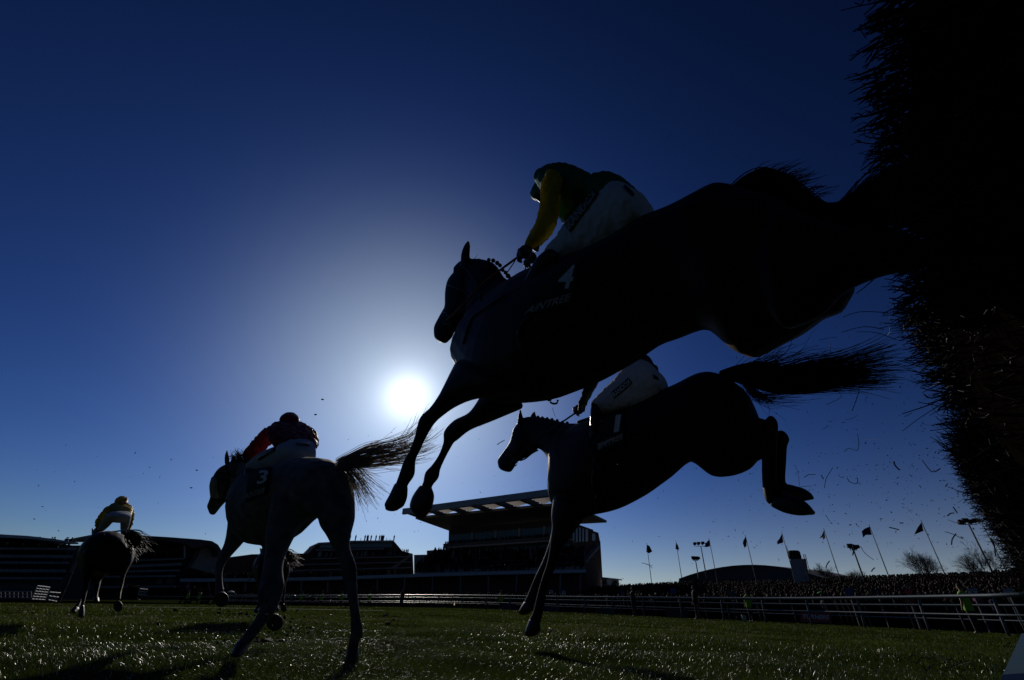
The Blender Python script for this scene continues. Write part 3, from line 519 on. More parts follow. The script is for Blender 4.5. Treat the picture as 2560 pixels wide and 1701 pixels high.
# ------------------------------------------------------------------ horse 4, small at the left, seen from directly behind
D4 = 7.0
pp = P(255, 1500, D4+.8); h4 = thing('horse', 'bay horse galloping away at the far left, seen from directly behind', 'horse', (pp[0], pp[1], gz(pp[0], pp[1])), 'racing horses')
b = MB()
cring(b, [(275, 1386, 52, 48, D4+.1), (272, 1381, 66, 53, D4+.25), (268, 1382, 64, 53, D4+.5), (258, 1386, 57, 51, D4+.9), (248, 1392, 50, 50, D4+1.3), (238, 1396, 46, 52, D4+1.7), (232, 1390, 34, 40, D4+1.9)])
climb(b, [(205, 1400, 250, 1350, D4+1.8, .16), (210, 1380, 240, 1345, D4+2.2, .1), (215, 1360, 240, 1335, D4+2.5, .09)]); climb(b, [(218, 1345, 242, 1340, D4+2.4, .08), (208, 1360, 234, 1368, D4+2.6, .08), (204, 1380, 226, 1388, D4+2.75, .06), (205, 1398, 220, 1400, D4+2.85, .05)])
climb(b, [(228, 1340, 240, 1334, D4+2.4, .02), (228, 1326, 237, 1328, D4+2.4, .014), (229, 1317, 231, 1318, D4+2.4, .005)])
climb(b, [(285, 1370, 338, 1375, D4+.2, .16), (292, 1400, 333, 1402, D4+.15, .13), (297, 1424, 320, 1426, D4+.1, .09), (300, 1442, 313, 1442, D4+.05, .05), (298, 1462, 309, 1464, D4, .04), (295, 1484, 304, 1484, D4-.1, .03), (291, 1500, 302, 1500, D4-.15, .036)])
climb(b, [(206, 1380, 262, 1395, D4+.2, .16), (203, 1420, 245, 1420, D4+.15, .13), (205, 1446, 228, 1446, D4+.05, .08), (207, 1466, 222, 1468, D4+.05, .045), (205, 1490, 216, 1492, D4, .032), (200, 1515, 210, 1516, D4-.05, .036)])
climb(b, [(205, 1420, 235, 1430, D4+1.5, .1), (212, 1460, 226, 1465, D4+1.4, .05), (196, 1500, 206, 1506, D4+1.1, .035), (184, 1518, 196, 1524, D4+1.0, .035)]); climb(b, [(228, 1430, 258, 1430, D4+1.6, .1), (232, 1460, 252, 1460, D4+1.5, .06), (236, 1484, 246, 1484, D4+1.4, .035), (235, 1495, 246, 1495, D4+1.35, .04)])
body4 = b.solid('body', M['bay'], h4, .014, 4)
for st in ([(201, 1514, 211, 1516, D4-.05, .04), (197, 1528, 212, 1530, D4-.05, .055), (195, 1540, 211, 1541, D4-.05, .06)], [(186, 1516, 198, 1524, D4+1, .04), (177, 1526, 190, 1533, D4+.95, .055)], [(234, 1494, 247, 1494, D4+1.35, .045), (232, 1504, 249, 1504, D4+1.3, .055)]):
    b = MB(); climb(b, st, 3); b.build('hoof', M['hoof'], h4, True)
c = P(295, 1516, D4-.2); v = c-CAM; v /= np.linalg.norm(v); u = P(307, 1516, D4-.2)-c; w = P(295, 1502, D4-.2)-c
b = MB(); b.ring_loft([ellipse(c+v*.08, u*.6, w*.6), ellipse(c+v*.04, u*.85, w*.85), ellipse(c, u, w), ellipse(c-v*.012, u*.9, w*.9), ellipse(c, u*.6, w*.6)]); b.build('hoof', M['hoof'], h4, True)
g4 = lambda pts, d=0: [P(x, y, D4+d) for x, y in pts]
t = strands([g4([(318, 1327), (338, 1331), (352, 1340), (362, 1352), (376, 1366)], .1), g4([(318, 1332), (336, 1340), (348, 1352), (358, 1362), (372, 1376)], .0), g4([(316, 1334), (328, 1345), (338, 1358), (348, 1370), (360, 1380)], 0), g4([(314, 1336), (322, 1350), (328, 1362), (330, 1372), (328, 1380)], -.05)], 170, .0045, .0018, .03, 10, .02, .5); t.build('tail', M['hair'], h4, True)
bv4 = bvh_of([body4]); draped_patch(bv4, [(228, 1350), (262, 1338), (258, 1372), (222, 1384)], 8, 8, .02, 'saddle_cloth', M['cloth'], h4, .012)
b = MB(); climb(b, [(262, 1330, 300, 1327, D4+.9, .05), (300, 1326, 322, 1330, D4+.8, .05)], 3); b.build('saddle', M['leather'], h4, True)
MB().tube([P(278, 1331, D4+.75), P(297, 1328, D4+.7), P(318, 1325, D4+.75)], .01, 5).build('girth_strap', M['white_strap'], h4)
E4 = D4+1.0
j4 = person_root('person', 'jockey in yellow silks and red spotted cap on the far left horse', P(295, 1290, E4))
br4 = jock_c(j4, [(270, 1290, 330, 1290, E4, .13), (265, 1277, 332, 1275, E4+.1, .16), (274, 1264, 326, 1264, E4+.35, .15), (286, 1257, 320, 1258, E4+.5, .1)],
     [[(264, 1268, 290, 1285, E4+.3, .07), (250, 1285, 272, 1302, E4+.4, .06), (238, 1302, 260, 1314, E4+.55, .055), (238, 1318, 250, 1324, E4+.7, .045)], [(314, 1264, 331, 1268, E4+.3, .06), (320, 1284, 335, 1286, E4+.4, .055), (320, 1306, 333, 1307, E4+.55, .05), (316, 1320, 326, 1322, E4+.7, .04)]],
     [(276, 1281, 325, 1281, E4-.06, .13), (267, 1289, 329, 1289, E4-.15, .16), (269, 1299, 328, 1299, E4-.1, .13)], [[(264, 1284, 300, 1300, E4-.08, .12), (257, 1298, 284, 1306, E4+.05, .09), (248, 1312, 272, 1318, E4+.2, .07), (240, 1326, 260, 1328, E4+.3, .055)], [(298, 1290, 329, 1290, E4-.08, .12), (300, 1306, 326, 1306, E4+.05, .09), (300, 1324, 320, 1325, E4+.2, .07)]],
     [[(234, 1328, 256, 1330, E4+.3, .055), (222, 1350, 240, 1354, E4+.2, .05), (218, 1366, 234, 1370, E4+.15, .05)], [(300, 1326, 320, 1328, E4+.3, .055), (304, 1350, 322, 1352, E4+.2, .05), (304, 1372, 320, 1374, E4+.15, .05)]],
     [(290, 1256, 318, 1258, E4+.55, .09), (296, 1246, 316, 1247, E4+.6, .09)], [(285, 1255, 321, 1258, E4+.5, .12), (289, 1247, 320, 1249, E4+.55, .125), (297, 1242, 314, 1242, E4+.6, .09)], (M['yellow'], M['yellow'], M['yellow']), [(243, 1326, E4+.75), (318, 1326, E4+.75)], .016)
bvb = bvh_of([o for o in j4.children if o.name.startswith('silks')]); draped_patch(bvb, [(296, 1257), (316, 1258), (316, 1262), (298, 1261)], 5, 2, .01, 'red_band', M['red'], j4, .005)
bvb = bvh_of([o for o in j4.children if o.name.startswith('helmet')]); draped_patch(bvb, [(313, 1244), (319, 1245), (319, 1252), (314, 1251)], 3, 3, .01, 'cap_spot', M['red'], j4, .005)
# horse 5: a copy further off behind the grey
tgt = P(681, 1511, 8.8)
for src, lab, cat in ((h4, 'dark horse galloping behind the grey, seen between its legs', 'horse'), (j4, 'jockey hidden behind the grey horse on the next horse', 'person')):
    c = copy_tree(src); c['label'] = lab
    off = Vector(src.location)-Vector(h4.location); R = Matrix.Rotation(rad(-14), 3, 'Z'); q = R @ off
    c.location = (tgt[0]+q[0], tgt[1]+q[1], gz(tgt[0], tgt[1])+q[2]); c.rotation_euler = (0, 0, rad(-14))

# ------------------------------------------------------------------ the ground and its grass
rs = np.concatenate([np.linspace(.0, 30, 90), np.geomspace(31, 2500, 60)]); NA = 160
gv = []; gf = []
for i, r in enumerate(rs):
    for k in range(NA):
        a = 2*PI*k/NA; x, y = r*math.sin(a), r*math.cos(a); q = .018*math.sin(x*1.7+.5*y)*math.sin(y*1.3-.4*x)+.008*math.sin(4.1*x+2)*math.sin(3.7*y) if 1 < r < 60 else 0
        gv.append((x, y, gz(x, y)+q-.012))
for i in range(len(rs)-1):
    for k in range(NA): gf.append((i*NA+k, i*NA+(k+1) % NA, (i+1)*NA+(k+1) % NA, (i+1)*NA+k))
turf = mat('turf', (.026, .037, .006), .95, .45, 1.2, .0, col2=(.014, .020, .004), bump=.8)
m = MB(); m.v = gv; m.f = gf; tag(m.build('turf', turf, None, True), kind='structure')
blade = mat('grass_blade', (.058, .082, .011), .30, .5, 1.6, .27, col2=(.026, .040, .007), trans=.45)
def bent(p): return (math.sin(p*1.3)+1)*.5
def grass(n, r0, r1, h0, h1, w):
    u = rng.random(n); r = np.sqrt(u*(r1*r1-r0*r0)+r0*r0); a = np.radians(rng.uniform(-56, 56, n)); x, y = r*np.sin(a), r*np.cos(a)
    patch = np.sin(x*2.1+1.3*np.sin(y*1.7))*np.sin(y*2.6+np.sin(x*1.1))
    keep = rng.random(n) < .72+.45*patch; x, y, patch = x[keep], y[keep], patch[keep]; n = len(x)
    z = np.array([gz(p, q) for p, q in zip(x, y)]) + .018*np.sin(x*1.7+.5*y)*np.sin(y*1.3-.4*x)+.008*np.sin(4.1*x+2)*np.sin(3.7*y) - .014
    h = rng.uniform(h0, h1, n)*(1+.4*patch); th = rng.uniform(0, 2*PI, n); ln = rng.uniform(.1, 1.5, n)*h; dr = rng.uniform(.5, 1.05, n); az = rng.uniform(0, 2*PI, n); wd = w*rng.uniform(.6, 1.3, n)
    cx, cy = np.cos(th)*wd/2, np.sin(th)*wd/2; lx, ly = np.cos(az)*ln, np.sin(az)*ln
    V = np.empty((n, 5, 3)); V[:, 0] = np.c_[x-cx, y-cy, z]; V[:, 1] = np.c_[x+cx, y+cy, z]; V[:, 2] = np.c_[x-cx*.8+lx*.35, y-cy*.8+ly*.35, z+h*.6]; V[:, 3] = np.c_[x+cx*.8+lx*.35, y+cy*.8+ly*.35, z+h*.6]; V[:, 4] = np.c_[x+lx, y+ly, z+h*dr]
    return V
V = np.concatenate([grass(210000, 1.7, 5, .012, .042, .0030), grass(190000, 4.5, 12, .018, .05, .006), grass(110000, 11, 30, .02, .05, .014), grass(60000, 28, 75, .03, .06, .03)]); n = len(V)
me = bpy.data.meshes.new('grass'); me.vertices.add(n*5); me.vertices.foreach_set('co', V.reshape(-1)); base = (np.arange(n)*5)[:, None]
loops = np.concatenate([base+np.array([0, 1, 3, 2]), base+np.array([2, 3, 4])], 1).reshape(-1).astype(np.int32); me.loops.add(len(loops)); me.loops.foreach_set('vertex_index', loops)
st_ = np.empty((n, 2), np.int32); st_[:, 0] = np.arange(n)*7; st_[:, 1] = np.arange(n)*7+4; me.polygons.add(n*2); me.polygons.foreach_set('loop_start', st_.reshape(-1))
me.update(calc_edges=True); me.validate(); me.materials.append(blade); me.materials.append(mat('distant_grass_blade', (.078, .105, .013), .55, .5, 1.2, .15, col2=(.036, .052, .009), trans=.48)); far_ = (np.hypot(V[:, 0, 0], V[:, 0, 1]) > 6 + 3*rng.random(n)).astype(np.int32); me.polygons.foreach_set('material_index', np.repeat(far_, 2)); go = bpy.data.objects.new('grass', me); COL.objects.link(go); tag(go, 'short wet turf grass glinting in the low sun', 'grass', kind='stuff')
def lineon(pts, half, dz, name, m_, label=None):
    mb = MB(); pts = catmull(pts, 6); b = 0
    for p in pts:
        r = p[:2]/np.linalg.norm(p[:2]); mb.v += [tuple((p[0]-r[0]*half, p[1]-r[1]*half, gz(*p[:2])+dz)), tuple((p[0]+r[0]*half, p[1]+r[1]*half, gz(*p[:2])+dz))]
    for i in range(len(pts)-1): mb.f.append((2*i, 2*i+2, 2*i+3, 2*i+1))
    return mb.build(name, m_)
def G(x, y):                                   # pixel to the turf
    r = ray(x, y); D = 3.0
    for _ in range(60):
        p = CAM + r*D/math.hypot(r[0], r[1]); z = gz(p[0], p[1]); s = (CAMH-z)/(-r[2]/math.hypot(r[0], r[1])) if r[2] < 0 else 200; D = .5*D+.5*min(s, 300)
    return CAM + r*D/math.hypot(r[0], r[1])
tag(lineon([G(300, 1519), G(600, 1523), G(960, 1529)], .14, .03, 'painted_line', M['paint']), kind='structure')
# torn divots on the turf and flying clods
def clod(p, r, name='turf_clod'):
    mb = MB(); n = 9; rings = []
    for i in range(1, 6):
        th = PI*i/6; rings.append([np.array(p)+r*random.uniform(.7, 1.25)*np.array([math.sin(th)*math.cos(2*PI*k/n)*1.5, math.sin(th)*math.sin(2*PI*k/n), math.cos(th)*.7]) for k in range(n)])
    return mb.ring_loft(rings).build(name, M['soil'], None, True, p)
clods = [(G(660, 1612), .085, 'largest torn clod lying between the hind legs of the grey horse'), (G(705, 1607), .05, 'flat torn clod right of the largest clod under the grey horse'), (G(838, 1602), .04, 'small clod on the turf just left of the grey horse right hind leg'),
         (P(964, 1538, 5), .02, 'round clod flying low over the turf right of the grey horse'), (P(970, 1559, 4), .022, 'torn grass tuft flying below the round clod'), (P(600, 1534, 6), .018, 'clod kicked up just behind the foreleg of the grey horse'), (P(806, 999, 4), .012, 'clod in the sky nearest below the sun on its left'),
         (P(789, 1037, 4), .011, 'clod in the sky left of the sun, lower of the pair'), (P(439, 1525, 6), .02, 'clod over the turf left of the grey foreleg'), (P(548, 1532, 6), .02, 'clod near the raised fore hoof of the grey'), (P(478, 1220, 4), .008, 'small clod in the sky left of the grey horse head'), (P(492, 1176, 4), .008, 'upper small clod in the sky left of the grey horse head')]
for p, r, l in clods: tag(clod(p, r*.75), l, 'clod', 'flying and fallen clods')

# ------------------------------------------------------------------ the brush fence on the right
FA = rad(49.5); fe = np.array([math.sin(FA), math.cos(FA), 0]); fn = np.array([-fe[1], fe[0], 0]); FH = 1.12
def fence_sn(x, y, z=FH):
    r = ray(x, y); t = (z-CAMH)/r[2]; q = CAM + r*t; return q@fe, q@fn
edge = [(2215, -160), (2190, 0), (2170, 150), (2182, 300), (2198, 430), (2250, 520), (2272, 640), (2262, 710), (2268, 770), (2378, 845), (2425, 925), (2440, 1000), (2405, 1065), (2400, 1120), (2455, 1190), (2512, 1260), (2544, 1325), (2558, 1380)]
sn = np.array([fence_sn(*p) for p in edge]); ss, nn = sn[:, 0], sn[:, 1]
def fedge(s): return np.interp(s, ss, nn, left=nn[0]-.1)
fp = fe*1.2 + fn*-.5; fence = thing('brush_fence', 'tall dark steeplechase fence packed with birch twigs at the right edge', 'fence', (fp[0], fp[1], 0))
sl_ = np.concatenate([np.linspace(-1.2, 6, 60), np.linspace(6.3, 16, 30)]); mb = MB(); rings = []
for s in sl_:
    n0 = fedge(s)-.015; prof = [(n0-.06, .0), (n0-.05, .35), (n0-.025, .7), (n0-.01, .95), (n0-.02, FH-.04), (n0-.08, FH+.03), (n0-.45, FH+.08), (n0-.9, FH), (n0-1.0, .6), (n0-1.05, 0)]
    rings.append([fe*s+fn*(a+random.uniform(-.012, .012))+np.array([0, 0, z]) for a, z in prof])
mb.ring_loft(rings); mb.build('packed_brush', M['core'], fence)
tw = MB(); xt = MB()
def twig(mb, p, d, L, r, kinks=4, bend=.12, side=True):
    pts = [p]; d = d/np.linalg.norm(d)
    for k in range(kinks): d = d+rng.normal(0, bend, 3); d /= np.linalg.norm(d); pts.append(pts[-1]+d*L/kinks)
    mb.tube(pts, list(np.linspace(r, r*.55, kinks+1)), 4, False)
    if side:
        for _ in range(random.randint(0, 2)):
            k = random.randint(1, kinks-1); q = d+rng.normal(0, .5, 3); q /= np.linalg.norm(q); mb.tube([pts[k], pts[k]+q*L*.22+rng.normal(0, .004, 3), pts[k]+q*L*.4], [r*.6, r*.5, r*.35], 3, False)
for _ in range(13000):
    s = .35 + 15*random.random()**2.1; n0 = fedge(s); z = FH - abs(random.gauss(0, .16)) if random.random() < .75 else random.uniform(.25, FH)
    cl = math.sin(s*9+2*math.sin(s*3.1))*.5+.5; L = random.uniform(.05, .13)*(.65+.75*cl)*(1 if s < 4 else 1.25)
    if s < 1.0: L *= .33
    elif s < 1.9: L *= .5
    elif 2.5 < s < 4.3: L *= .62
    p = fe*s + fn*(n0-random.uniform(.0, .09)) + np.array([0, 0, z]); d = fn*random.uniform(.5, 1.1) + np.array([0, 0, random.gauss(.18, .30)]) + fe*random.gauss(.0, .32)
    twig(tw, p, d, (L+.05)*(.36+.5*max(0, min(1, (s-.4)/1.4))), random.uniform(.0012, .0028)*(1 if s < 3 else 1.2), 4)
for _ in range(600):                          # lying twigs over the face, lit along the top
    s = 1.9+8*random.random()**1.6; n0 = fedge(s); p = fe*s + fn*(n0+random.uniform(-.015, .02)) + np.array([0, 0, random.uniform(.35, FH)])
    twig(tw, p, np.array([0, 0, 1.])*random.uniform(.5, 1) + fe*random.gauss(0, .6) + fn*.25, random.uniform(.1, .25), random.uniform(.0014, .003), 4)
for _ in range(2500):                          # brushed top
    s = .6+14*random.random()**1.8; n0 = fedge(s); p = fe*s + fn*(n0-random.uniform(.05, .8)) + np.array([0, 0, FH])
    twig(tw, p, np.array([0, 0, 1.]) + fn*random.uniform(.2, 1.2) + fe*random.gauss(0, .3), random.uniform(.06, .16)*(.35+.65*max(0, min(1, (s-.5)/1.4))), random.uniform(.0012, .0024), 3, .1, False)
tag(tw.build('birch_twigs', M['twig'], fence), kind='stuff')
def longtwig(pts, D, r): return MB().tube([P(x, y, d) for (x, y), d in zip(catmull(pts, 3), np.linspace(D[0], D[1], 3*(len(pts)-1)+1))], list(np.linspace(r*.35, r*.6, 3*(len(pts)-1)+1)), 5)
for pts, D, r in [([(2102, 27), (2150, 15), (2230, 0)], (.7, .72), .0022), ([(2165, 96), (2150, 62), (2235, 96)], (.8, .82), .0025), ([(2145, 383), (2180, 390), (2250, 405)], (1.0, 1.02), .0018), ([(2250, 330), (2190, 345), (2178, 318), (2205, 308), (2240, 311)], (1.0, 1.0), .002),
                  ([(2152, 458), (2180, 462), (2230, 470)], (1.05, 1.06), .0018), ([(2256, 1035), (2330, 1010), (2385, 978)], (2.8, 2.9), .006), ([(2310, 986), (2330, 996), (2385, 980)], (2.8, 2.9), .008), ([(2256, 1078), (2300, 1045), (2370, 1000)], (2.8, 2.9), .003),
                  ([(2102, 832), (2160, 817), (2210, 824)], (1.9, 1.95), .003), ([(2106, 794), (2150, 780), (2220, 782)], (1.9, 1.95), .003), ([(2139, 830), (2190, 832), (2240, 850)], (1.9, 1.95), .0025), ([(2245, 902), (2280, 907), (2330, 909)], (2.4, 2.5), .003), ([(2140, 735), (2165, 716), (2186, 697)], (1.7, 1.72), .004),
                  ([(2411, 1302), (2450, 1300), (2525, 1307)], (4.8, 4.9), .006), ([(2370, 1300), (2395, 1309), (2415, 1311)], (4.4, 4.4), .004), ([(2305, 1150), (2330, 1180), (2350, 1172)], (3.2, 3.3), .005)]: tw2 = longtwig(pts, D, r); xt.v += [tuple(q) for q in tw2.v]; xt.f += [tuple(i+len(xt.v)-len(tw2.v) for i in f) for f in tw2.f]
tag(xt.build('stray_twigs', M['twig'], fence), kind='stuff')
# pale board along the foot of the fence
def on_h(x, y, z): r = ray(x, y); return CAM + r*((z-CAMH)/r[2])
a = on_h(2500, 1701, .155); bq = on_h(2554, 1584, .155); c_ = a - (bq-a)/np.linalg.norm(bq-a)*1.2; mb = MB()
mb.prism([c_, bq, bq-fn*.3+np.array([0, 0, .05]), c_-fn*.3+np.array([0, 0, .05])], (0, 0, -.03)); mb.build('toe_board', M['board'], fence)

# twigs and chaff kicked up into the air
air = [([(1665, 356), (1672, 340), (1683, 331)], 2.6, .0022), ([(2066, 1012), (2104, 992), (2083, 970)], 3.0, .004), ([(2130, 1028), (2146, 985), (2149, 955)], 3.0, .005), ([(2076, 858), (2075, 872), (2076, 882)], 3, .004), ([(2047, 851), (2070, 846), (2093, 843)], 3, .004), ([(1972, 873), (1980, 850), (1981, 832)], 2.6, .004),
       ([(1826, 832), (1836, 845), (1848, 857)], 2.4, .003), ([(2111, 1130), (2122, 1121), (2143, 1127), (2147, 1105), (2143, 1085)], 3, .004), ([(2235, 1155), (2237, 1163), (2248, 1175)], 3, .010), ([(2011, 1194), (2022, 1187), (2039, 1187)], 3, .005), ([(2061, 1220), (2066, 1196), (2082, 1170)], 3, .004), ([(2053, 1189), (2056, 1193), (2058, 1197)], 3, .007),
       ([(2118, 1196), (2126, 1206), (2142, 1209), (2144, 1196), (2138, 1197)], 3, .005), ([(2096, 1187), (2101, 1193), (2107, 1195)], 3, .003), ([(2064, 1288), (2068, 1294), (2074, 1303)], 3, .004), ([(2224, 1319), (2236, 1322), (2247, 1325)], 3, .008), ([(2152, 1367), (2163, 1384), (2184, 1400)], 3, .004), ([(2133, 1362), (2134, 1376), (2132, 1388)], 3, .009),
       ([(2065, 1420), (2068, 1411), (2074, 1403)], 3, .007), ([(2179, 1429), (2182, 1424), (2187, 1420)], 3, .007), ([(2363, 1330), (2383, 1336), (2407, 1348)], 3.5, .005), ([(2379, 1362), (2381, 1348), (2390, 1335)], 3.5, .008), ([(2477, 1346), (2485, 1362), (2489, 1390)], 4, .010), ([(2383, 1268), (2389, 1276), (2393, 1283)], 3.4, .008), ([(2369, 1290), (2376, 1284), (2385, 1283)], 3.4, .008),
       ([(1243, 1112), (1252, 1106), (1261, 1101)], 3.2, .009), ([(1381, 1020), (1384, 1030), (1389, 1044)], 3, .004), ([(1604, 1408), (1618, 1411), (1631, 1421)], 4, .005), ([(1615, 1411), (1624, 1413), (1631, 1415)], 4, .005), ([(1918, 1010), (1923, 1020), (1923, 1036)], 3, .004), ([(2113, 1049), (2130, 1047), (2143, 1039)], 3, .003), ([(2166, 992), (2163, 1000), (2167, 1007)], 3, .003),
       ([(2057, 1073), (2065, 1069), (2071, 1064)], 3, .004), ([(2072, 1053), (2076, 1054), (2080, 1054)], 3, .005), ([(1986, 1162), (1994, 1180), (1999, 1216)], 2.8, .0025), ([(1995, 1219), (2015, 1216), (2029, 1216)], 2.8, .003), ([(2262, 1042), (2274, 1036), (2280, 1033)], 3, .004), ([(2223, 1103), (2210, 1100), (2180, 1098), (2160, 1099)], 3.2, .0016), ([(2462, 1415), (2470, 1400), (2478, 1402)], 4, .007), ([(2521, 1395), (2530, 1404), (2560, 1420)], 4.4, .006)]
LABS = ['short twig alone in the sky high right of the top rider', 'bent twig with a sharp elbow below the streaming tail', 'straight stick upright just below the streaming tail', 'thin twig overlapping the belly edge of the leaping horse', 'slanting straw in the gap above the streaming tail', 'upright straw above the middle of the streaming tail', 'thin stick lying over the dark flank of the leaping horse', 'crooked hooked twig right of the tucked hind hooves', 'short thick curved stick right of the hooked twig', 'arched twig above the upper tucked hoof', 'thin upper stem of the sprig right of the tucked hooves', 'short thick stub at the sprig right of the tucked hooves', 'curly twig with a loop right of the sprig', 'tiny curl left of the curly looped twig', 'short stick below the lower tucked hoof', 'thick level stick left of the dark triangular flag', 'long curved twig above the short mast on the right', 'stubby stick in front of the short mast on the right', 'bent sliver between the pale flag and the short mast', 'short sliver near the crowd below the square blown flag', 'long thin twig left of the bare tree top', 'curved thick twig crossing the long thin one', 'thick upright stick in front of the bare tree by the fence', 'angled sliver highest above the triangular flag', 'forked scrap beside the angled sliver', 'thick chip of bark flying before the nose of the landing horse', 'short stick just above the ears of the landing horse', 'long twig crossing the leftmost flagpole', 'short twig crossing the leftmost flagpole lower down', 'curved hair-like twig dangling from the loose tail locks', 'faint curved straw right of the tail wisps', 'faint comma shaped straw below the tail tip', 'small slanted splinter below the curved straw', 'tiny level splinter left of the slanted one', 'long thin stem rising from the upper tucked hoof', 'bent stem sticking right out of the upper tucked hoof', 'small forked scrap near the brush fence edge', 'faint long level straw near the middle right', 'knotted scrap low beside the foot of the fence', 'stick lying against the base of the fence edge']
for i, (pts, D, r) in enumerate(air):
    pp = catmull(pts, 3); q = [P(x, y, D+.03*k) for k, (x, y) in enumerate(pp)]; mx = np.mean(pts, 0)
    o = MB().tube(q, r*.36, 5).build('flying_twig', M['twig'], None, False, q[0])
    pos = 'beside the brush fence' if mx[0] > 2330 else 'over the flags' if mx[1] > 1260 and mx[0] > 1900 else 'behind the tucked hind hooves' if mx[1] > 1140 and mx[0] > 1900 else 'below the streaming tail' if mx[1] > 900 and mx[0] > 1900 else 'near the belly of the leaping horse' if mx[0] > 1780 else 'in front of the landing horse' if mx[1] > 900 else 'alone in the blue sky above the rider'
    tag(o, LABS[i], "twig", "twigs kicked into the air")
ch = MB()
for _ in range(1100):
    x = 1560+1000*random.random()**.6; y = random.triangular(760, 1460, 1230) + random.gauss(0, 20)
    if random.random() < .15: x, y = random.uniform(900, 1560), random.uniform(1050, 1460)
    if random.random() < .05: x, y = random.uniform(30, 900), random.uniform(1100, 1480)
    D = random.uniform(2.2, 5); c = P(x, y, D); L = random.choice((.003, .004, .005, .006, .008, .011)); d = rng.normal(0, 1, 3); d /= np.linalg.norm(d)
    if c[2] < .3: continue
    ch.tube([c, c+d*L*.5+rng.normal(0, .001, 3), c+d*L], random.uniform(.0009, .002), 4)
for _ in range(130):                           # turf thrown up behind the grey horse
    x = random.gauss(690, 120); y = random.triangular(1440, 1640, 1580); c = P(x, y, random.uniform(2.8, 4.5))
    if c[2] < .05: continue
    d = rng.normal(0, 1, 3); d /= np.linalg.norm(d); ch.tube([c, c+d*.008, c+d*.014], random.uniform(.002, .006), 5)
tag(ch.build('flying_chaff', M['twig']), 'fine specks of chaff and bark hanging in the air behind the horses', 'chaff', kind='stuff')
br = thing('fallen_branch', 'bare forked branch lying on the turf near the pale board', 'branch', G(2300, 1665)); mb = MB(); p0 = G(2420, 1672)
for pts in ([(2410, 1676), (2370, 1670), (2330, 1662), (2300, 1661), (2270, 1671)], [(2400, 1674), (2360, 1676), (2320, 1674), (2290, 1675)], [(2390, 1674), (2360, 1664), (2320, 1656)], [(2415, 1678), (2380, 1682), (2340, 1694), (2320, 1701)], [(2400, 1674), (2440, 1684)]):
    mb.tube([G(x, y)+np.array([0, 0, .05+.02*math.sin(x)]) for x, y in catmull(pts, 3)], .0026, 5)
mb.build('branch', M['twig'], br)

# ------------------------------------------------------------------ far setting: stands, crowd, rails, masts
class Facade:
    def __init__(s, x0, D0, x1, D1):
        a, b_ = P(x0, 1480, D0), P(x1, 1480, D1); s.a = np.array([a[0], a[1], 0]); d = np.array([b_[0]-a[0], b_[1]-a[1], 0]); s.d = d/np.linalg.norm(d)
        s.n = np.array([s.d[1], -s.d[0], 0])
        if s.n@(-s.a) < 0: s.n = -s.n
    def at(s, x, y, off=0.0): r = ray(x, y); return CAM + r*(((s.a+s.n*off-CAM)@s.n)/(r@s.n))
    def slab(s, mb, poly, o0, o1): mb.prism([s.at(x, y, o1) for x, y in poly], s.n*(o0-o1)); return mb
def band(pts, th): return [(x, y) for x, y in pts] + [(x, y+th) for x, y in pts[::-1]]
def part(fa, root, name, m, polys, o0, o1):
    for poly in polys: fa.slab(MB(), poly, o0, o1).build(name, M[m], root)
def building(name, label, fa, x): p = fa.at(x, 1480); return thing(name, label, 'grandstand', (p[0], p[1], gz(p[0], p[1])))

# template spectators for the crowds
def spectator(h=1.0):
    m = MB(); m.ring_loft([[np.array([a*math.cos(q)*.24, a*math.sin(q)*.15, z]) for q in (2*PI*k/6 for k in range(6))] for a, z in ((.7, .0), (.8, .75), (.95, 1.1), (1.0, 1.38), (.5, 1.47))]); nb = len(m.f)
    m.ball((0, 0, 1.62), .115, 6, 5, (1, 1, 1.15)); return np.array(m.v), m.f, nb
SV, SF, SNB = spectator()
def crowd(name, label, places, mats=('crowd_dark', 'crowd_mid', 'crowd_light', 'crowd_red')):
    v, f, mi = [], [], []
    for k, (p, sc) in enumerate(places):
        a = random.uniform(-.6, .6)+math.atan2(p[0], p[1]); c, s_ = math.cos(-a), math.sin(-a); q = SV*sc; q = np.c_[q[:, 0]*c-q[:, 1]*s_, q[:, 0]*s_+q[:, 1]*c, q[:, 2]] + p
        b0 = k*len(SV); v.append(q); f += [tuple(b0+i for i in ff) for ff in SF]; cl = random.choices(range(4), (.70, .20, .05, .05))[0]; mi += [cl]*SNB + [random.choices((4, 0), (.4, .6))[0]]*(len(SF)-SNB)
    me = bpy.data.meshes.new(name); me.from_pydata(np.concatenate(v).tolist(), [], f)
    for n_ in CROWD: me.materials.append(n_)
    me.polygons.foreach_set('material_index', mi); me.polygons.foreach_set('use_smooth', [True]*len(f)); o = bpy.data.objects.new(name, me); COL.objects.link(o); return tag(o, label, 'crowd', kind='stuff')
CROWD = [mat('crowd_dark', (.009, .009, .012), .9, .4, .6, .05), mat('crowd_mid', (.03, .025, .025), .9, .6, .6, .05), mat('crowd_light', (.13, .12, .13), .9, .3, .6, .05), mat('crowd_bright', (.13, .03, .05), .9, .8, .3, .05, col2=(.03, .05, .12)), mat('crowd_faces', (.07, .042, .032), .7, .7, 1.5, .15)]

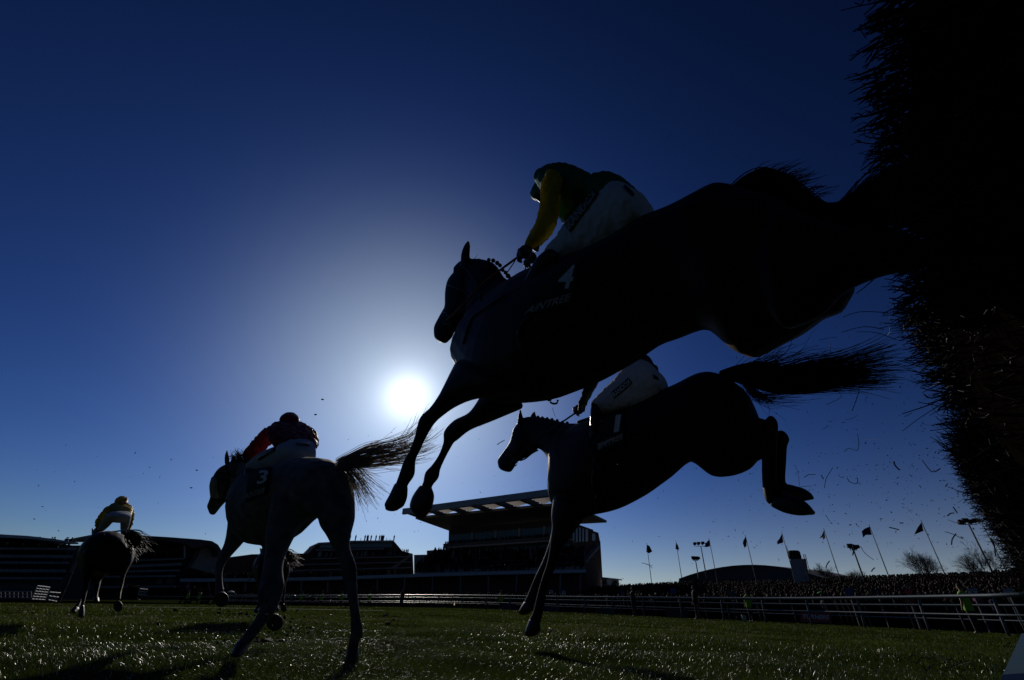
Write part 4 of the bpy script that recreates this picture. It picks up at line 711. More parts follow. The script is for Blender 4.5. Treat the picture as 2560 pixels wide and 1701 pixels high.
# --- main stand
fa = Facade(1122, 155, 1425, 132)
ms = building('main_grandstand', 'tallest grandstand, with a wide overhanging roof, behind the landing horse', fa, 1280)
part(fa, ms, 'wall', 'brick', [[(1122, 1325), (1405, 1297), (1405, 1500), (1118, 1500)]], -22, 0)
FL, FR, BR_ = fa.at(1006, 1286, 16), fa.at(1374, 1240, 16), fa.at(1517, 1307, -26); 
BL = fa.at(1121, 1327, -1.5)
def rp(u, v): return (FL*(1-u)+FR*u)*(1-v) + (BL*(1-u)+BR_*u)*v
zup = np.array([0, 0, 1.0])
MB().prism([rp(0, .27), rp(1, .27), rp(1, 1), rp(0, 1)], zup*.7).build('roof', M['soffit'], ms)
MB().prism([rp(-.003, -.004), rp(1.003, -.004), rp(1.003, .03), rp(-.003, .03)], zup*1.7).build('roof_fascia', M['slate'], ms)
NB = 6
for k in range(NB):
    u0, u1 = .05+.94*k/NB, .05+.94*(k+1)/NB
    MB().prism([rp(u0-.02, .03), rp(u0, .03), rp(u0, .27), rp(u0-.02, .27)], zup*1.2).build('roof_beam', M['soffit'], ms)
    if k < NB:
        um = u0+.03; nseg = 6; mb = MB()      # arched membrane panel
        for i in range(nseg+1):
            a = i/nseg; uu = um*(1-a)+(u1-.021)*a; rise = .6*math.sin(PI*a)
            mb.v += [tuple(rp(uu, .032)+zup*(.5+rise*.7)), tuple(rp(uu, .26)+zup*(.5+rise))]
        mb.f = [(2*i, 2*i+2, 2*i+3, 2*i+1) for i in range(nseg)]; mb.build('roof_membrane', M['membrane'], ms)
        mb = MB()
        for a in np.linspace(.05, .24, 4): mb.tube([rp(u0+.004, a-.02)+zup*.5, rp(um, a+.015)+zup*.5], .16, 4); mb.tube([rp(um, a-.02)+zup*.5, rp(u0+.004, a+.015)+zup*.5], .10, 4)
        mb.build('roof_truss', M['soffit'], ms)
MB().prism([rp(.985, .03), rp(1, .03), rp(1, .27), rp(.985, .27)], zup*1.2).build('roof_beam', M['soffit'], ms)
part(fa, ms, 'upper_glazing', 'glass', [[(1126, 1338), (1422, 1313), (1422, 1344), (1126, 1362)]], .02, .12)
part(fa, ms, 'facade_column', 'concrete', [[(x-2.5, 1336-(x-1122)*.087), (x+2.5, 1336-(x-1122)*.087), (x+2.5, 1364-(x-1122)*.055), (x-2.5, 1364-(x-1122)*.055)] for x in (1180, 1238, 1298, 1360)], .1, .5)
part(fa, ms, 'balcony', 'concrete', [[(1107, 1368), (1425, 1347.5), (1425, 1351), (1107, 1372)]], 0, 3)
part(fa, ms, 'balustrade', 'dkclad', [[(1108, 1360), (1425, 1339), (1425, 1347.5), (1108, 1368)]], 2.7, 2.9)
part(fa, ms, 'lower_glazing', 'glass', [[(1130, 1374), (1422, 1355), (1422, 1374), (1130, 1388)]], .02, .12)
part(fa, ms, 'stair_block', 'dkclad', [[(1067, 1377), (1121, 1373), (1121, 1410), (1067, 1412)]], -12, -2)
fb = Facade(1425, 132, 1503, 152)
part(fb, ms, 'side_glazing', 'glass', [[(1432, 1316), (1470, 1324), (1470, 1354), (1432, 1356)]], .05, .3)
part(fb, ms, 'side_mullion', 'steel', [[(x, 1316+(x-1432)*.2), (x+1, 1316+(x-1432)*.2), (x+1, 1355), (x, 1355)] for x in (1439, 1447, 1455, 1463)], .3, .5)
part(fb, ms, 'side_tower', 'brick', [[(1425, 1312), (1448, 1312), (1470, 1324), (1496, 1332), (1500, 1353), (1425, 1353)], [(1425, 1353.5), (1501, 1353), (1509, 1490), (1425, 1490)]], -6, .1)
part(fb, ms, 'side_window', 'glass', [[(1480, 1334), (1488, 1335), (1488, 1352), (1480, 1352)]], .1, .25)
part(fb, ms, 'side_stair', 'concrete', [[(1497, 1365), (1500, 1369), (1467, 1408), (1463, 1404)]], .2, 1.5)
# --- the long terrace in front of all stands
ft = Facade(450, 128, 1465, 118)
tr = building('stand_terrace', 'long low terrace with a pale parapet running below the grandstands', ft, 900); tr['category'] = 'terrace'
top = [(450, 1447), (620, 1446), (800, 1443), (950, 1438), (1100, 1433), (1250, 1429), (1465, 1424)]
part(ft, tr, 'parapet', 'band', [band(top, 8)], -.6, 0)
part(ft, tr, 'back_wall', 'brick', [[(450, 1456), (1465, 1434), (1470, 1500), (450, 1495)]], -16, -6)
part(ft, tr, 'floor_slab', 'inside', [[(x, y) for x, y in band([(x, y+7) for x, y in top], 3)]], -14, -.7)
part(ft, tr, 'front_column', 'concrete', [[(x, 1455-(x-450)*.02), (x+3, 1455-(x-450)*.02), (x+1, 1500), (x-2, 1500)] for x in (470, 520, 566, 612, 700, 752, 818, 880, 942, 1010, 1080, 1150, 1220, 1290, 1400, 1450)], -1.5, -1)
mb = MB(); tz = []                             # stepped standing terrace behind the parapet
for k in range(9):
    f0 = k/9; poly = [(1035, 1432-50*f0*1.0), (1462, 1422-48*f0), (1462, 1422-48*f0+9), (1035, 1432-50*f0+9)]
    ft.slab(mb, poly, -3.2-1.4*k, -1.8-1.4*k)
mb.build('standing_steps', M['concrete'], tr)
part(ft, tr, 'crush_barrier', 'steel', [band([(x, y), (x+44, y-2)], 1.5) for x, y in [(1180, 1395), (1240, 1403), (1300, 1385), (1340, 1396), (1270, 1412), (1430, 1386), (1440, 1400), (1210, 1416), (1395, 1408), (1330, 1414)]], -1.7, -1.6)
pl = []
for _ in range(900):
    k = random.randrange(9); f0 = k/9; x = random.uniform(1037, 1460)
    lim = 1 if x > 1090 else max(.15, (x-1030)/60)
    if f0 > lim: continue
    y = 1432-50*f0 - (x-1035)/427*(10-2*f0); pl.append((ft.at(x, y+1, -2.5-1.4*k), random.uniform(.95, 1.08)))
for _ in range(170): x = random.uniform(1110, 1420); pl.append((fa.at(x, 1368-(x-1107)*.0645, random.uniform(.8, 2.4)), 1))
for _ in range(160): x = random.uniform(460, 1030); pl.append((ft.at(x, np.interp(x, [q[0] for q in top], [q[1] for q in top])+6, random.uniform(-4, -.9)), 1))
for _ in range(420): x = random.uniform(455, 1465); q = ft.at(x, 1490, random.uniform(-5, 12)); pl.append((np.array([q[0], q[1], gz(q[0], q[1])+random.choice((0, .5, 1.2))]), 1))
crowd('terrace_crowd', 'dark packed spectators on the terraces and balcony of the big stand', pl)
# --- middle stand
fm = Facade(640, 150, 1037, 160)
mi = building('middle_grandstand', 'low brick stand with a flat roof seen between the legs of the grey horse', fm, 900)
part(fm, mi, 'wall', 'brick', [[(553, 1396), (600, 1390), (630, 1386), (770, 1384), (796, 1358), (880, 1353), (984, 1352), (1006, 1378), (1032, 1385), (1037, 1500), (553, 1500)]], -14, 0)
part(fm, mi, 'roof_edge', 'slate', [band([(796, 1357), (880, 1352), (984, 1351)], 4)], -13.5, 1.5)
part(fm, mi, 'balcony', 'concrete', [band([(790, 1374), (960, 1370)], 4), band([(780, 1396), (1030, 1390)], 3), band([(700, 1412), (1030, 1404)], 3), band([(650, 1428), (1030, 1418)], 3)], .05, 1.6)
part(fm, mi, 'window_band', 'glass', [[(800, 1361), (980, 1357), (980, 1368), (800, 1371)], [(790, 1380), (1000, 1376), (1000, 1388), (790, 1392)]], .02, .15)
part(fm, mi, 'side_stair', 'concrete', [[(1026, 1386), (1032, 1388), (985, 1424), (978, 1420)]], .2, 1.2)
part(fm, mi, 'chimney', 'concrete', [[(830, 1346), (842, 1345), (842, 1356), (830, 1357)]], -5, -3)
pl = [(fm.at(random.uniform(860, 985), 1352, random.uniform(-6, -1)), 1) for _ in range(16)] + [(fm.at(x, 1392-(x-780)*.02, 1), 1) for x in np.random.default_rng(3).uniform(785, 1025, 60)]
crowd('balcony_crowd', 'few dark figures on the flat roof and balconies of the middle stand', pl)
mb = MB()
for x, h in ((967, 8), (975, 6), (1006, 9), (1012, 5), (902, 7), (921, 5)): mb.tube([fm.at(x, 1353 if x < 990 else 1381, -3), fm.at(x, (1353 if x < 990 else 1381)-h, -3)], .08, 4)
mb.build('roof_mast', M['steel'], mi)
# --- two modern stands at the left
fl = Facade(-250, 118, 250, 132)
ls = building('curved_grandstand', 'leftmost dark grandstand with a thin curved roof catching the sun', fl, 60)
part(fl, ls, 'wall', 'dkclad', [[(-400, 1345), (0, 1347), (130, 1357), (196, 1366), (250, 1364), (250, 1500), (-400, 1500)]], -16, 0)
part(fl, ls, 'roof', 'band', [[(-400, 1334), (-100, 1334), (0, 1336), (70, 1340), (130, 1347), (196, 1357), (196, 1361), (130, 1353), (70, 1347), (0, 1344), (-400, 1343)]], -24, 5)
part(fl, ls, 'tier_front', 'seats', [[(-400, y), (190-k*8, y+4), (190-k*8, y+9+k % 2*3), (-400, y+8)] for k, y in enumerate((1366, 1384, 1401, 1420, 1440))], .1, 2.2)
part(fl, ls, 'glazing', 'glass', [[(-400, 1352), (120, 1358), (120, 1364), (-400, 1360)], [(-400, 1458), (140, 1461), (140, 1474), (-400, 1474)]], .02, .15)
fr_ = Facade(240, 132, 560, 140)
ls2 = building('rounded_grandstand', 'dark grandstand with a rounded roof corner left of the grey horse', fr_, 400)
part(fr_, ls2, 'wall', 'inside', [[(236, 1366), (420, 1362), (470, 1368), (500, 1372), (548, 1378), (556, 1420), (556, 1500), (236, 1500)]], -16, -4)
part(fr_, ls2, 'roof', 'dkclad', [[(236, 1336), (350, 1339), (420, 1343), (500, 1349), (530, 1353), (545, 1362), (555, 1378), (558, 1392), (549, 1392), (546, 1380), (536, 1368), (520, 1364), (480, 1372), (470, 1362), (420, 1352), (340, 1346), (236, 1344)]], -16, 3)
part(fr_, ls2, 'end_wall', 'concrete', [[(505, 1366), (536, 1369), (552, 1392), (556, 1440), (476, 1420), (492, 1396), (500, 1380)]], -6, -1)
part(fr_, ls2, 'roof_post', 'band', [[(461, 1364), (463.5, 1364), (463.5, 1396), (461, 1396)]], 1, 1.5)
part(fr_, ls2, 'tier_front', 'seats', [band([(320, 1400), (460, 1395)], 4), band([(320, 1413), (455, 1407)], 7), band([(250, 1428), (450, 1424)], 5), band([(250, 1440), (440, 1438)], 5), band([(236, 1466), (450, 1464)], 5)], -3.9, -1)
part(fr_, ls2, 'window', 'glass', [[(395, 1443), (408, 1443), (402, 1462), (389, 1462)], [(420, 1444), (434, 1444), (430, 1462), (416, 1462)]], -3.9, -3.6)
pl = [(fr_.at(random.uniform(260, 450), y, -2), 1) for y in (1399, 1411, 1426, 1439) for _ in range(45)] + [(fl.at(random.uniform(-300, 170), y, 1), 1) for y in (1368, 1386, 1404, 1423, 1443) for _ in range(55)]
crowd('left_stand_crowd', 'tiny dim spectators along the tiers of the two left grandstands', pl)

# --- right: crowd bank, arched hall, kiosk, water tower
BX = [1440, 1510, 1600, 1700, 1850, 2000, 2150, 2300, 2450, 2560, 2800]; BT = [1470, 1466, 1460, 1456, 1450, 1446, 1442, 1438, 1433, 1429, 1424]; BD1 = [150, 145, 140, 134, 126, 118, 110, 103, 97, 92, 86]; BD0 = [84, 76, 70, 64, 58, 54, 51, 48, 45.5, 44, 40]
def bank(x, f):
    D = np.interp(x, BX, BD0)*(1-f)+np.interp(x, BX, BD1)*f; p1_ = P(x, np.interp(x, BX, BT), np.interp(x, BX, BD1)); q = P(x, 1500, D); zt = p1_[2]-1.72; z0 = gz(q[0], q[1]); return np.array([q[0], q[1], z0+(zt-z0)*f])
mb = MB(); nb = 60
for i in range(nb+1):
    x = 1440+1360*i/nb; mb.v += [tuple(bank(x, 0)-zup*.5), tuple(bank(x, 0)), tuple(bank(x, 1.0)), tuple(bank(x, 1.1)-zup*6)]
mb.f = [(4*i+k, 4*i+4+k, 4*i+5+k, 4*i+1+k) for i in range(nb) for k in range(3)]
tag(mb.build('spectator_bank', M['concrete']), kind='structure')
pl = []
for _ in range(8200):
    x = random.uniform(1445, 2640); f = random.random()**.9; p = bank(x, f)
    if math.sin(p[0]*.55+2*math.sin(p[1]*.3))*math.sin(p[1]*.5+.3*p[0]) > .62: continue
    pl.append((p, random.uniform(.88, 1.12)))
for _ in range(900): pl.append((bank(random.uniform(1445, 2640), random.uniform(.975, 1.0)), random.uniform(.95, 1.15)))
crowd('bank_crowd', 'dense crowd of spectators standing on the bank below the flags', pl)
fh = Facade(1700, 135, 2060, 112); hx = np.linspace(0, 1, 15); arc = [(1697+375*t, 1452-6*t-float(37*(1-(2*t-.93)**2 if abs(2*t-.93) < 1 else 0))) for t in hx]
ah = thing('arched_hall', 'dark hall with a low arched roof behind the crowd bank', 'hall', fh.at(1880, 1480)); part(fh, ah, 'roof', 'dkclad', [arc + [(2072, 1480), (1697, 1480)]], -14, 0); part(fh, ah, 'roof_rim', 'soffit', [band(arc, 2)], -14.2, .6)
fk = Facade(1505, 150, 1522, 148); k_ = thing('white_kiosk', 'small pale building beside the right end of the tallest grandstand', 'building', fk.at(1513, 1490)); part(fk, k_, 'wall', 'band', [[(1505, 1446), (1517, 1447), (1519, 1490), (1505, 1490)]], -5, 0); part(fk, k_, 'roof', 'slate', [[(1503, 1443), (1521, 1446), (1522, 1449), (1503, 1446)]], -5, .6); part(fk, k_, 'window', 'glass', [[(1507, 1452), (1515, 1452), (1516, 1462), (1507, 1462)]], .02, .1)
fw_ = Facade(1970, 100, 2020, 98); wt = thing('water_tower', 'pale square tower with a black tank on top behind the crowd', 'tower', fw_.at(1995, 1480)); part(fw_, wt, 'tower_wall', 'concrete', [[(1975, 1398), (2004, 1397), (2016, 1470), (1984, 1470)]], -1.2, 0)
c = fw_.at(1988, 1397, -.6); mb = MB(); mb.ring_loft([ellipse(c+zup*z, np.array([r, 0, 0]), np.array([0, r, 0]), 18) for r, z in ((1.0, 0), (1.05, .2), (1.05, 1.0), (.9, 1.25), (.4, 1.3))]); mb.build('tank', M['dark_clothes'], wt, True)
mb = MB(); 
for x0, x1 in ((2012, 2021), (2017, 2027)): mb.tube([fw_.at(x0-4, 1386, 1), fw_.at(x1, 1440, 1)], .05, 4)
for q in np.linspace(0, 1, 12): mb.tube([fw_.at(2008+9*q, 1388+50*q, 1), fw_.at(2013+10*q, 1388+50*q, 1)], .04, 4)
mb.build('ladder', M['steel'], wt); MB().tube([fw_.at(1966, 1365, 0), fw_.at(1975, 1398, 0)], .05, 4).build('aerial', M['steel'], wt)

# --- flags and masts: bases straight below the tops seen in the photo
def top_of(x, y, z): r = ray(x, y); return CAM + r*((z-CAMH)/r[2])
flags = [(1617, 1361, 'flag_red', [(0, 0), (6, 3), (12, 15), (5, 19), (-1, 16)], 'dark flag hanging right of its pole, leftmost of the flags'), (1690, 1355, 'flag_blue', [(0, 0), (4, 6), (7, 15), (3, 17), (-1, 14)], 'slim limp blue flag second from the left'),
         (1773, 1349, 'flag_blue', [(0, 0), (-4, 3), (-11, 15), (-5, 16), (2, 14)], 'blue flag whose tip reaches the floodlight mast'), (1864, 1341, 'flag_red', [(0, 0), (-5, 9), (-6, 15), (-2, 25), (2, 20), (2, 9)], 'long limp flag above the crest of the arched hall'),
         (1955, 1334, 'flag_blue', [(0, 0), (-5, 10), (-11, 17), (-10, 23), (3, 19)], 'drooping flag left of the water tower'), (2060, 1325, 'flag_white', [(0, 0), (-3, 9), (-10, 17), (-2, 16), (-1, 21), (3, 16)], 'small pale ragged flag right of the water tower'),
         (2174, 1316, 'flag_blue', [(0, 0), (-10, 4), (-17, 10), (-14, 24), (-8, 18), (5, 18)], 'square blown flag below the flying twigs, widest of the flags'), (2304, 1305, 'flag_red', [(0, 0), (-8, 11), (-16, 27), (4, 19)], 'dark triangular flag in front of the bare tree')]
for i, (x, y, m, shp, lab) in enumerate(flags):
    t_ = top_of(x, y, 12.5); t_[2] = 12.5; g_ = gz(t_[0], t_[1]); f_ = thing('flag', lab, 'flag', (t_[0], t_[1], g_), 'flags on tall poles')
    MB().tube([np.array([t_[0], t_[1], g_]), np.array([t_[0], t_[1], 6]), t_+zup*.25], [.085, .07, .045], 7).build('flag_pole', M['steel'], f_, True)
    D = math.hypot(t_[0], t_[1]); mb = MB(); tx = t_; poly = []
    for k, (dx, dy) in enumerate(shp): poly.append(P(x+dx*1.15, y+dy*1.15+1, D+.25*math.sin(k*2.1+i)))
    c0 = np.mean(poly, 0) + np.array([math.sin(i)*.1, .25, 0]); th = np.array([.0, .03, 0]); b0 = len(mb.v)
    mb.v = [tuple(q) for q in poly]+[tuple(c0)]+[tuple(q+th) for q in poly]+[tuple(c0+th)]; n_ = len(poly)
    for k in range(n_): j = (k+1) % n_; mb.f += [(k, j, n_), (n_+1+j, n_+1+k, 2*n_+1), (k, n_+1+k, n_+1+j, j)]
    mb.build('flag_cloth', M[m], f_)
t_ = top_of(2448, 1295, 13); f_ = thing('flag', 'bare flagpole whose top is lost beside the brush fence', 'flag', (t_[0], t_[1], gz(t_[0], t_[1])), 'flags on tall poles'); MB().tube([np.array([t_[0], t_[1], gz(t_[0], t_[1])]), t_], [.085, .045], 7).build('flag_pole', M['steel'], f_, True)
for x, y, z, w, lab in ((1752, 1366, 13, 15, 'tall floodlight mast with four lamps on a wide crossbar'), (1739, 1402, 9.5, 6, 'short floodlight mast with clustered lamps left of the arched hall'), (2134, 1376, 9.5, 8, 'short floodlight mast between two flags on the right'), (2422, 1312, 13, 19, 'tall floodlight mast nearest the brush fence')):
    t_ = top_of(x, y, z); g_ = gz(t_[0], t_[1]); D = math.hypot(t_[0], t_[1]); f_ = thing('floodlight_mast', lab, 'floodlight', (t_[0], t_[1], g_), 'floodlight masts'); MB().tube([np.array([t_[0], t_[1], g_]), t_], [.16, .10], 8).build('mast', M['steel'], f_, True)
    ex = P(x+w, y, D)-P(x, y, D); MB().tube([t_-ex, t_+ex], .05, 6).build('crossbar', M['steel'], f_)
    for k in (-1, -.35, .35, 1):
        c = t_+ex*k+zup*random.uniform(.2, .6); mb = MB(); sx = ex/np.linalg.norm(ex)
        mb.ring_loft([[c+sx*a*s_*.34+(zup*.9+np.array([0, .4, 0]))*b_*s_*.2+np.array([0, -.35, .2])*o for a, b_ in ((-1, -1), (1, -1), (1, 1), (-1, 1))] for s_, o in ((1, 1), (1.0, .6), (.55, -.6))]); mb.tube([t_+ex*k, c], .05, 5); mb.build('lamp_head', M['dark_clothes'], f_)
# --- bare trees
def bare_tree(x, ytop, D, w, label):
    base = P(x, 1500, D); g_ = gz(base[0], base[1]); H = P(x, ytop, D)[2]-g_; r_ = thing('bare_tree', label, 'tree', (base[0], base[1], g_), 'bare winter trees'); tk = MB(); cr = MB(); b0 = np.array([base[0], base[1], g_]); tk.tube([b0, b0+zup*H*.22, b0+zup*H*.4+np.array([.1, 0, 0])], [.3, .24, .2], 7)
    hw = np.linalg.norm(P(x+w, 1500, D)-base)
    def grow(p, d, L, r, lv):
        q = p+d*L*.5+rng.normal(0, .05*L, 3); e = p+d*L; (tk if lv < 1 else cr).tube([p, q, e], [r, r*.85, r*.65], 4, False)
        if lv > 5 or len(cr.f) > 60000: return
        for _ in range(3): nd = d+rng.normal(0, .36, 3)+np.array([0, 0, .12]); nd /= np.linalg.norm(nd); grow(p+d*L*random.uniform(.6, 1), nd, L*random.uniform(.58, .78), r*.62, lv+1)
    for k in range(14): a = 2*PI*k/14+random.random(); d = np.array([math.cos(a)*hw*.75, math.sin(a)*hw*.75, H*.62]); L = np.linalg.norm(d)*.42; d /= np.linalg.norm(d); grow(b0+zup*H*random.uniform(.25, .4), d, L, .06, 0)
    tk.build('trunk', M['bark'], r_, True); cr.build('crown', M['bark'], r_)
bare_tree(2350, 1376, 85, 52, 'round bare tree behind the crowd, right of the last flag'); bare_tree(2505, 1372, 80, 55, 'bare tree partly behind the foot of the brush fence'); bare_tree(2082, 1420, 115, 16, 'small bare tree tip just right of the pale flag'); bare_tree(2052, 1428, 120, 22, 'low bare tree beside the water tower'); bare_tree(2165, 1428, 118, 18, 'low bare tree behind the crowd between two flags'); bare_tree(1541, 1452, 140, 10, 'tiny bare tree right of the white kiosk')

# --- running rails
RX = [-250, 0, 400, 1000, 1567, 2112, 2320, 2560, 2800]; RD = [128, 118, 98, 60, 40, 30, 27, 24.5, 21.5]
def rail_line(extra, x0, x1, step):
    pts = [P(x, 1500, np.interp(x, RX, RD)+extra)[:2] for x in np.linspace(x0, x1, 260)]; out_ = [pts[0]]; acc = 0
    for a, b_ in zip(pts, pts[1:]):
        acc += np.linalg.norm(b_-a)
        if acc >= step: out_.append(b_); acc = 0
    return [np.array([q[0], q[1], gz(q[0], q[1])]) for q in out_]
def running_rail(label, extra, x0, x1, step, hs, rp_, m, lean=.0):
    L = rail_line(extra, x0, x1, step); r_ = thing('running_rail', label, 'rail', L[len(L)//2])
    for h, rr in hs: MB().tube([q+zup*h for q in L], rr, 8).build('top_rail' if h == hs[0][0] else 'lower_rail', M[m], r_, True)
    pm = None
    for i, q in enumerate(L):
        d = (L[min(i+1, len(L)-1)]-L[max(i-1, 0)]); d[2] = 0; d /= np.linalg.norm(d); n_ = np.array([-d[1], d[0], 0])
        if n_@q < 0: n_ = -n_
        MB().tube(catmull([q, q+zup*hs[0][0]*.75+n_*lean*.6, q+zup*(hs[0][0]-.02)+n_*lean, q+zup*(hs[0][0]-.0)], 2), rp_, 7).build('post', M[m], r_, True)
    return r_
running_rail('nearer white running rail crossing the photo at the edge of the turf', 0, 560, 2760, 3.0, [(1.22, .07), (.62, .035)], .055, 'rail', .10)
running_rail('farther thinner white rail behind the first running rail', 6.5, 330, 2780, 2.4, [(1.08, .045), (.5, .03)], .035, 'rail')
L = rail_line(9, 900, 2700, 2.2); cf = thing('crowd_barrier', 'dark slatted crowd barrier between the rails and the spectators', 'barrier', L[len(L)//2])
mb = MB(); fr2 = MB()
for a, b_ in zip(L, L[1:]):
    for q in np.linspace(0, 1, 14)[:-1]: c = a*(1-q)+b_*q; mb.tube([c+zup*.08, c+zup*1.05], .02, 4)
    fr2.tube([a+zup*1.08, b_+zup*1.08], .03, 5); fr2.tube([a+zup*.08, b_+zup*.08], .025, 5)
mb.build('slats', M['dark_clothes'], cf); fr2.build('barrier_frame', M['dkclad'], cf)
fbn = lambda x0, x1, e: Facade(x0, np.interp(x0, RX, RD)+e, x1, np.interp(x1, RX, RD)+e)
for x0, x1, y0, y1, m, txt, lab in ((2001, 2077, 1529, 1554, 'red_board', 'TURNERS', 'red advertising banner reading TURNERS on the rail'), (1497, 1537, 1520, 1540, 'green_board', None, 'dark green banner behind the rail right of the landing hoof'), (1664, 1720, 1520, 1545, 'green_board', None, 'dark green banner between two rail posts right of the dark walker'), (1360, 1400, 1515, 1534, 'purple_board', None, 'purple banner on the rail right of the landing hoof'), (1250, 1290, 1508, 1526, 'purple_board', None, 'dim purple banner beside the steward at mid photo')):
    f2 = fbn(x0, x1, 5.5); sl2 = (y1-y0); r_ = thing('banner', lab, 'banner', f2.at((x0+x1)/2, y1)); k = .03*(x1-x0)
    f2.slab(MB(), [(x0, y0), (x1, y0+k), (x1, y1+k), (x0, y1)], -.05, 0).build('panel', M[m], r_)
    if txt:
        uv, ff = text_mesh(txt); mb = MB(); mb.v = [tuple(f2.at(x0+5+(x1-x0-9)*a, y0+7+k*a+(1-b_)*11, .02)) for a, b_ in uv]; mb.f = ff; mb.build('lettering', M['number'], r_)

# --- people between the rails and the crowd
def standing(name_mats, h=1.76, arms_up=False, stride=.0):
    """a standing figure facing +Y, feet at the origin; returns meshes"""
    b = MB(); E = lambda z, rx, ry, y=0, x=0: ellipse(np.array([x, y, z]), np.array([rx, 0, 0]), np.array([0, ry, 0]), 12)
    b.ring_loft([E(.80, .15, .11), E(.92, .17, .12), E(1.05, .15, .105), E(1.25, .19, .12), E(1.40, .20, .11), E(1.48, .10, .08), E(1.53, .055, .06), E(1.58, .06, .07), E(1.66, .078, .095), E(1.74, .07, .085), E(1.78, .03, .04)])
    b.ring_loft([E(1.62, .02, .03, .09), E(1.645, .02, .03, .10), E(1.67, .01, .02, .09)])
    for s_ in (-1, 1):
        b.ring_loft([E(.88, .095, .1, 0, s_*.085), E(.5, .062, .065, s_*stride*.5, s_*.09), E(.28, .055, .06, s_*stride*.6, s_*.095), E(.08, .04, .045, s_*stride, s_*.10), E(.05, .05, .09, s_*stride+.04, s_*.10), E(.0, .05, .12, s_*stride+.05, s_*.10)])
        hand = np.array([s_*.16, .28, 1.5]) if arms_up else np.array([s_*.27, .10, .80]); el = np.array([s_*.30, .12, 1.20]) if arms_up else np.array([s_*.28, -.02, 1.1])
        b.tube([np.array([s_*.18, 0, 1.41]), (np.array([s_*.20, 0, 1.40])+el)/2, el, (el+hand)/2, hand], [.06, .055, .045, .04, .03], 9); dv = hand-el; dv /= np.linalg.norm(dv)
        for k in range(4): o_ = hand+np.array([(k-1.5)*.018, 0, 0]); b.tube([o_, o_+dv*.05, o_+dv*.08+np.array([0, .012, 0])], [.011, .010, .008], 5)
        b.tube([hand, hand+dv*.02+np.array([-s_*.03, .02, 0]), hand+dv*.045+np.array([-s_*.035, .03, 0])], [.012, .010, .008], 5)
    return b
def cloth_shell(kind):
    b = MB(); E = lambda z, rx, ry, x=0, y=0: ellipse(np.array([x, y, z]), np.array([rx, 0, 0]), np.array([0, ry, 0]), 12)
    if kind == 'vest': b.ring_loft([E(.78, .205, .155), E(1.0, .20, .15), E(1.25, .215, .15), E(1.40, .225, .14), E(1.49, .12, .10)])
    if kind == 'trousers':
        b.ring_loft([E(.78, .18, .135), E(.95, .185, .14), E(1.0, .17, .125)])
        for s_ in (-1, 1): b.ring_loft([E(.88, .105, .115, s_*.085), E(.5, .078, .085, s_*.09), E(.06, .065, .07, s_*.10)])
    if kind == 'hair': b.ball((0, -.012, 1.705), .095, 10, 7, (.92, 1.05, 1))
    return b
PB = {}
for key, (up_, st__) in dict(stand=(False, 0), walk=(False, .16), photo=(True, .05)).items():
    t0 = thing('template', 'x', 'person', (0, 0, 0)); PB[key] = [standing(None, 1.76, up_, st__).solid('body', M['skin'], t0, .02, 2).data, cloth_shell('trousers').solid('trousers', M['jeans'], t0, .02, 2).data, cloth_shell('hair').solid('hair', M['dark_clothes'], t0, .02, 1).data]; VEST = cloth_shell('vest').solid('vest', M['hivis'], t0, .02, 2).data; COAT = cloth_shell('vest').solid('coat', M['dark_clothes'], t0, .02, 2).data
    for ch_ in list(t0.children): bpy.data.objects.remove(ch_)
    bpy.data.objects.remove(t0)
DARKBODY = PB['photo'][0].copy(); DARKBODY.materials.clear(); DARKBODY.materials.append(M['dark_clothes'])
def person(x, D, rot, pose, vest, label, sc=1.0, group=None):
    p = P(x, 1500, D); r_ = thing('person', label, 'person', (p[0], p[1], gz(p[0], p[1])), group); r_.rotation_euler = (0, 0, rot); r_.scale = (sc,)*3
    for nm, me in (('body', PB[pose][0]), ('trousers', PB[pose][1]), ('hair', PB[pose][2]), ('vest' if vest else 'coat', VEST if vest else COAT)): o = bpy.data.objects.new(nm, me); COL.objects.link(o); o.parent = r_
R_ = lambda x: float(np.interp(x, RX, RD))
for x, e, lab in ((1252, 2.5, 'steward in a bright yellow-green vest behind the rail, left of the landing hoof'), (1869, 2.5, 'steward in a bright green vest behind the rail, beside the red banner'), (2412, 2.5, 'steward in a green vest behind the rail nearest the brush fence'), (466, 3, 'steward in a vest behind the rail, left of the raised fore hoof'), (494, 3, 'steward in a vest close beside the raised fore hoof'),
                 (753, 3, 'steward in a vest seen between the hind legs of the grey horse, left one'), (803, 3, 'steward in a vest seen between the hind legs of the grey horse, right one'), (923, 3, 'steward in a vest behind the rail just right of the grey horse'), (853, 3, 'steward in a vest beside the grey horse right hock')): person(x, R_(x)+e, PI if x < 1500 else .3, 'stand', True, lab, 1.0, 'stewards in hi-vis vests')
for x, D, lab, po in ((1583, 38, 'photographer in dark clothes standing at the rail, left of the other walker', 'photo'), (1738, 34.5, 'tall person in dark coat standing at the rail in mid right', 'walk'), (1004, 58, 'dark clad person at the rail below the left end of the roof', 'stand')): person(x, D, .8, po, False, lab, 1.05)
f2 = Facade(1855, 34, 1866, 34); r_ = thing('white_bucket', 'small white bucket on the ground beside the steward at the red banner', 'bucket', f2.at(1862, 1549)); c = f2.at(1862, 1551); c[2] = gz(c[0], c[1]); MB().ring_loft([ellipse(c+zup*z, np.array([q, 0, 0]), np.array([0, q, 0]), 12) for q, z in ((.10, 0), (.14, .32), (.15, .34), (.13, .33))]).build('bucket', M['white_board'], r_, True)
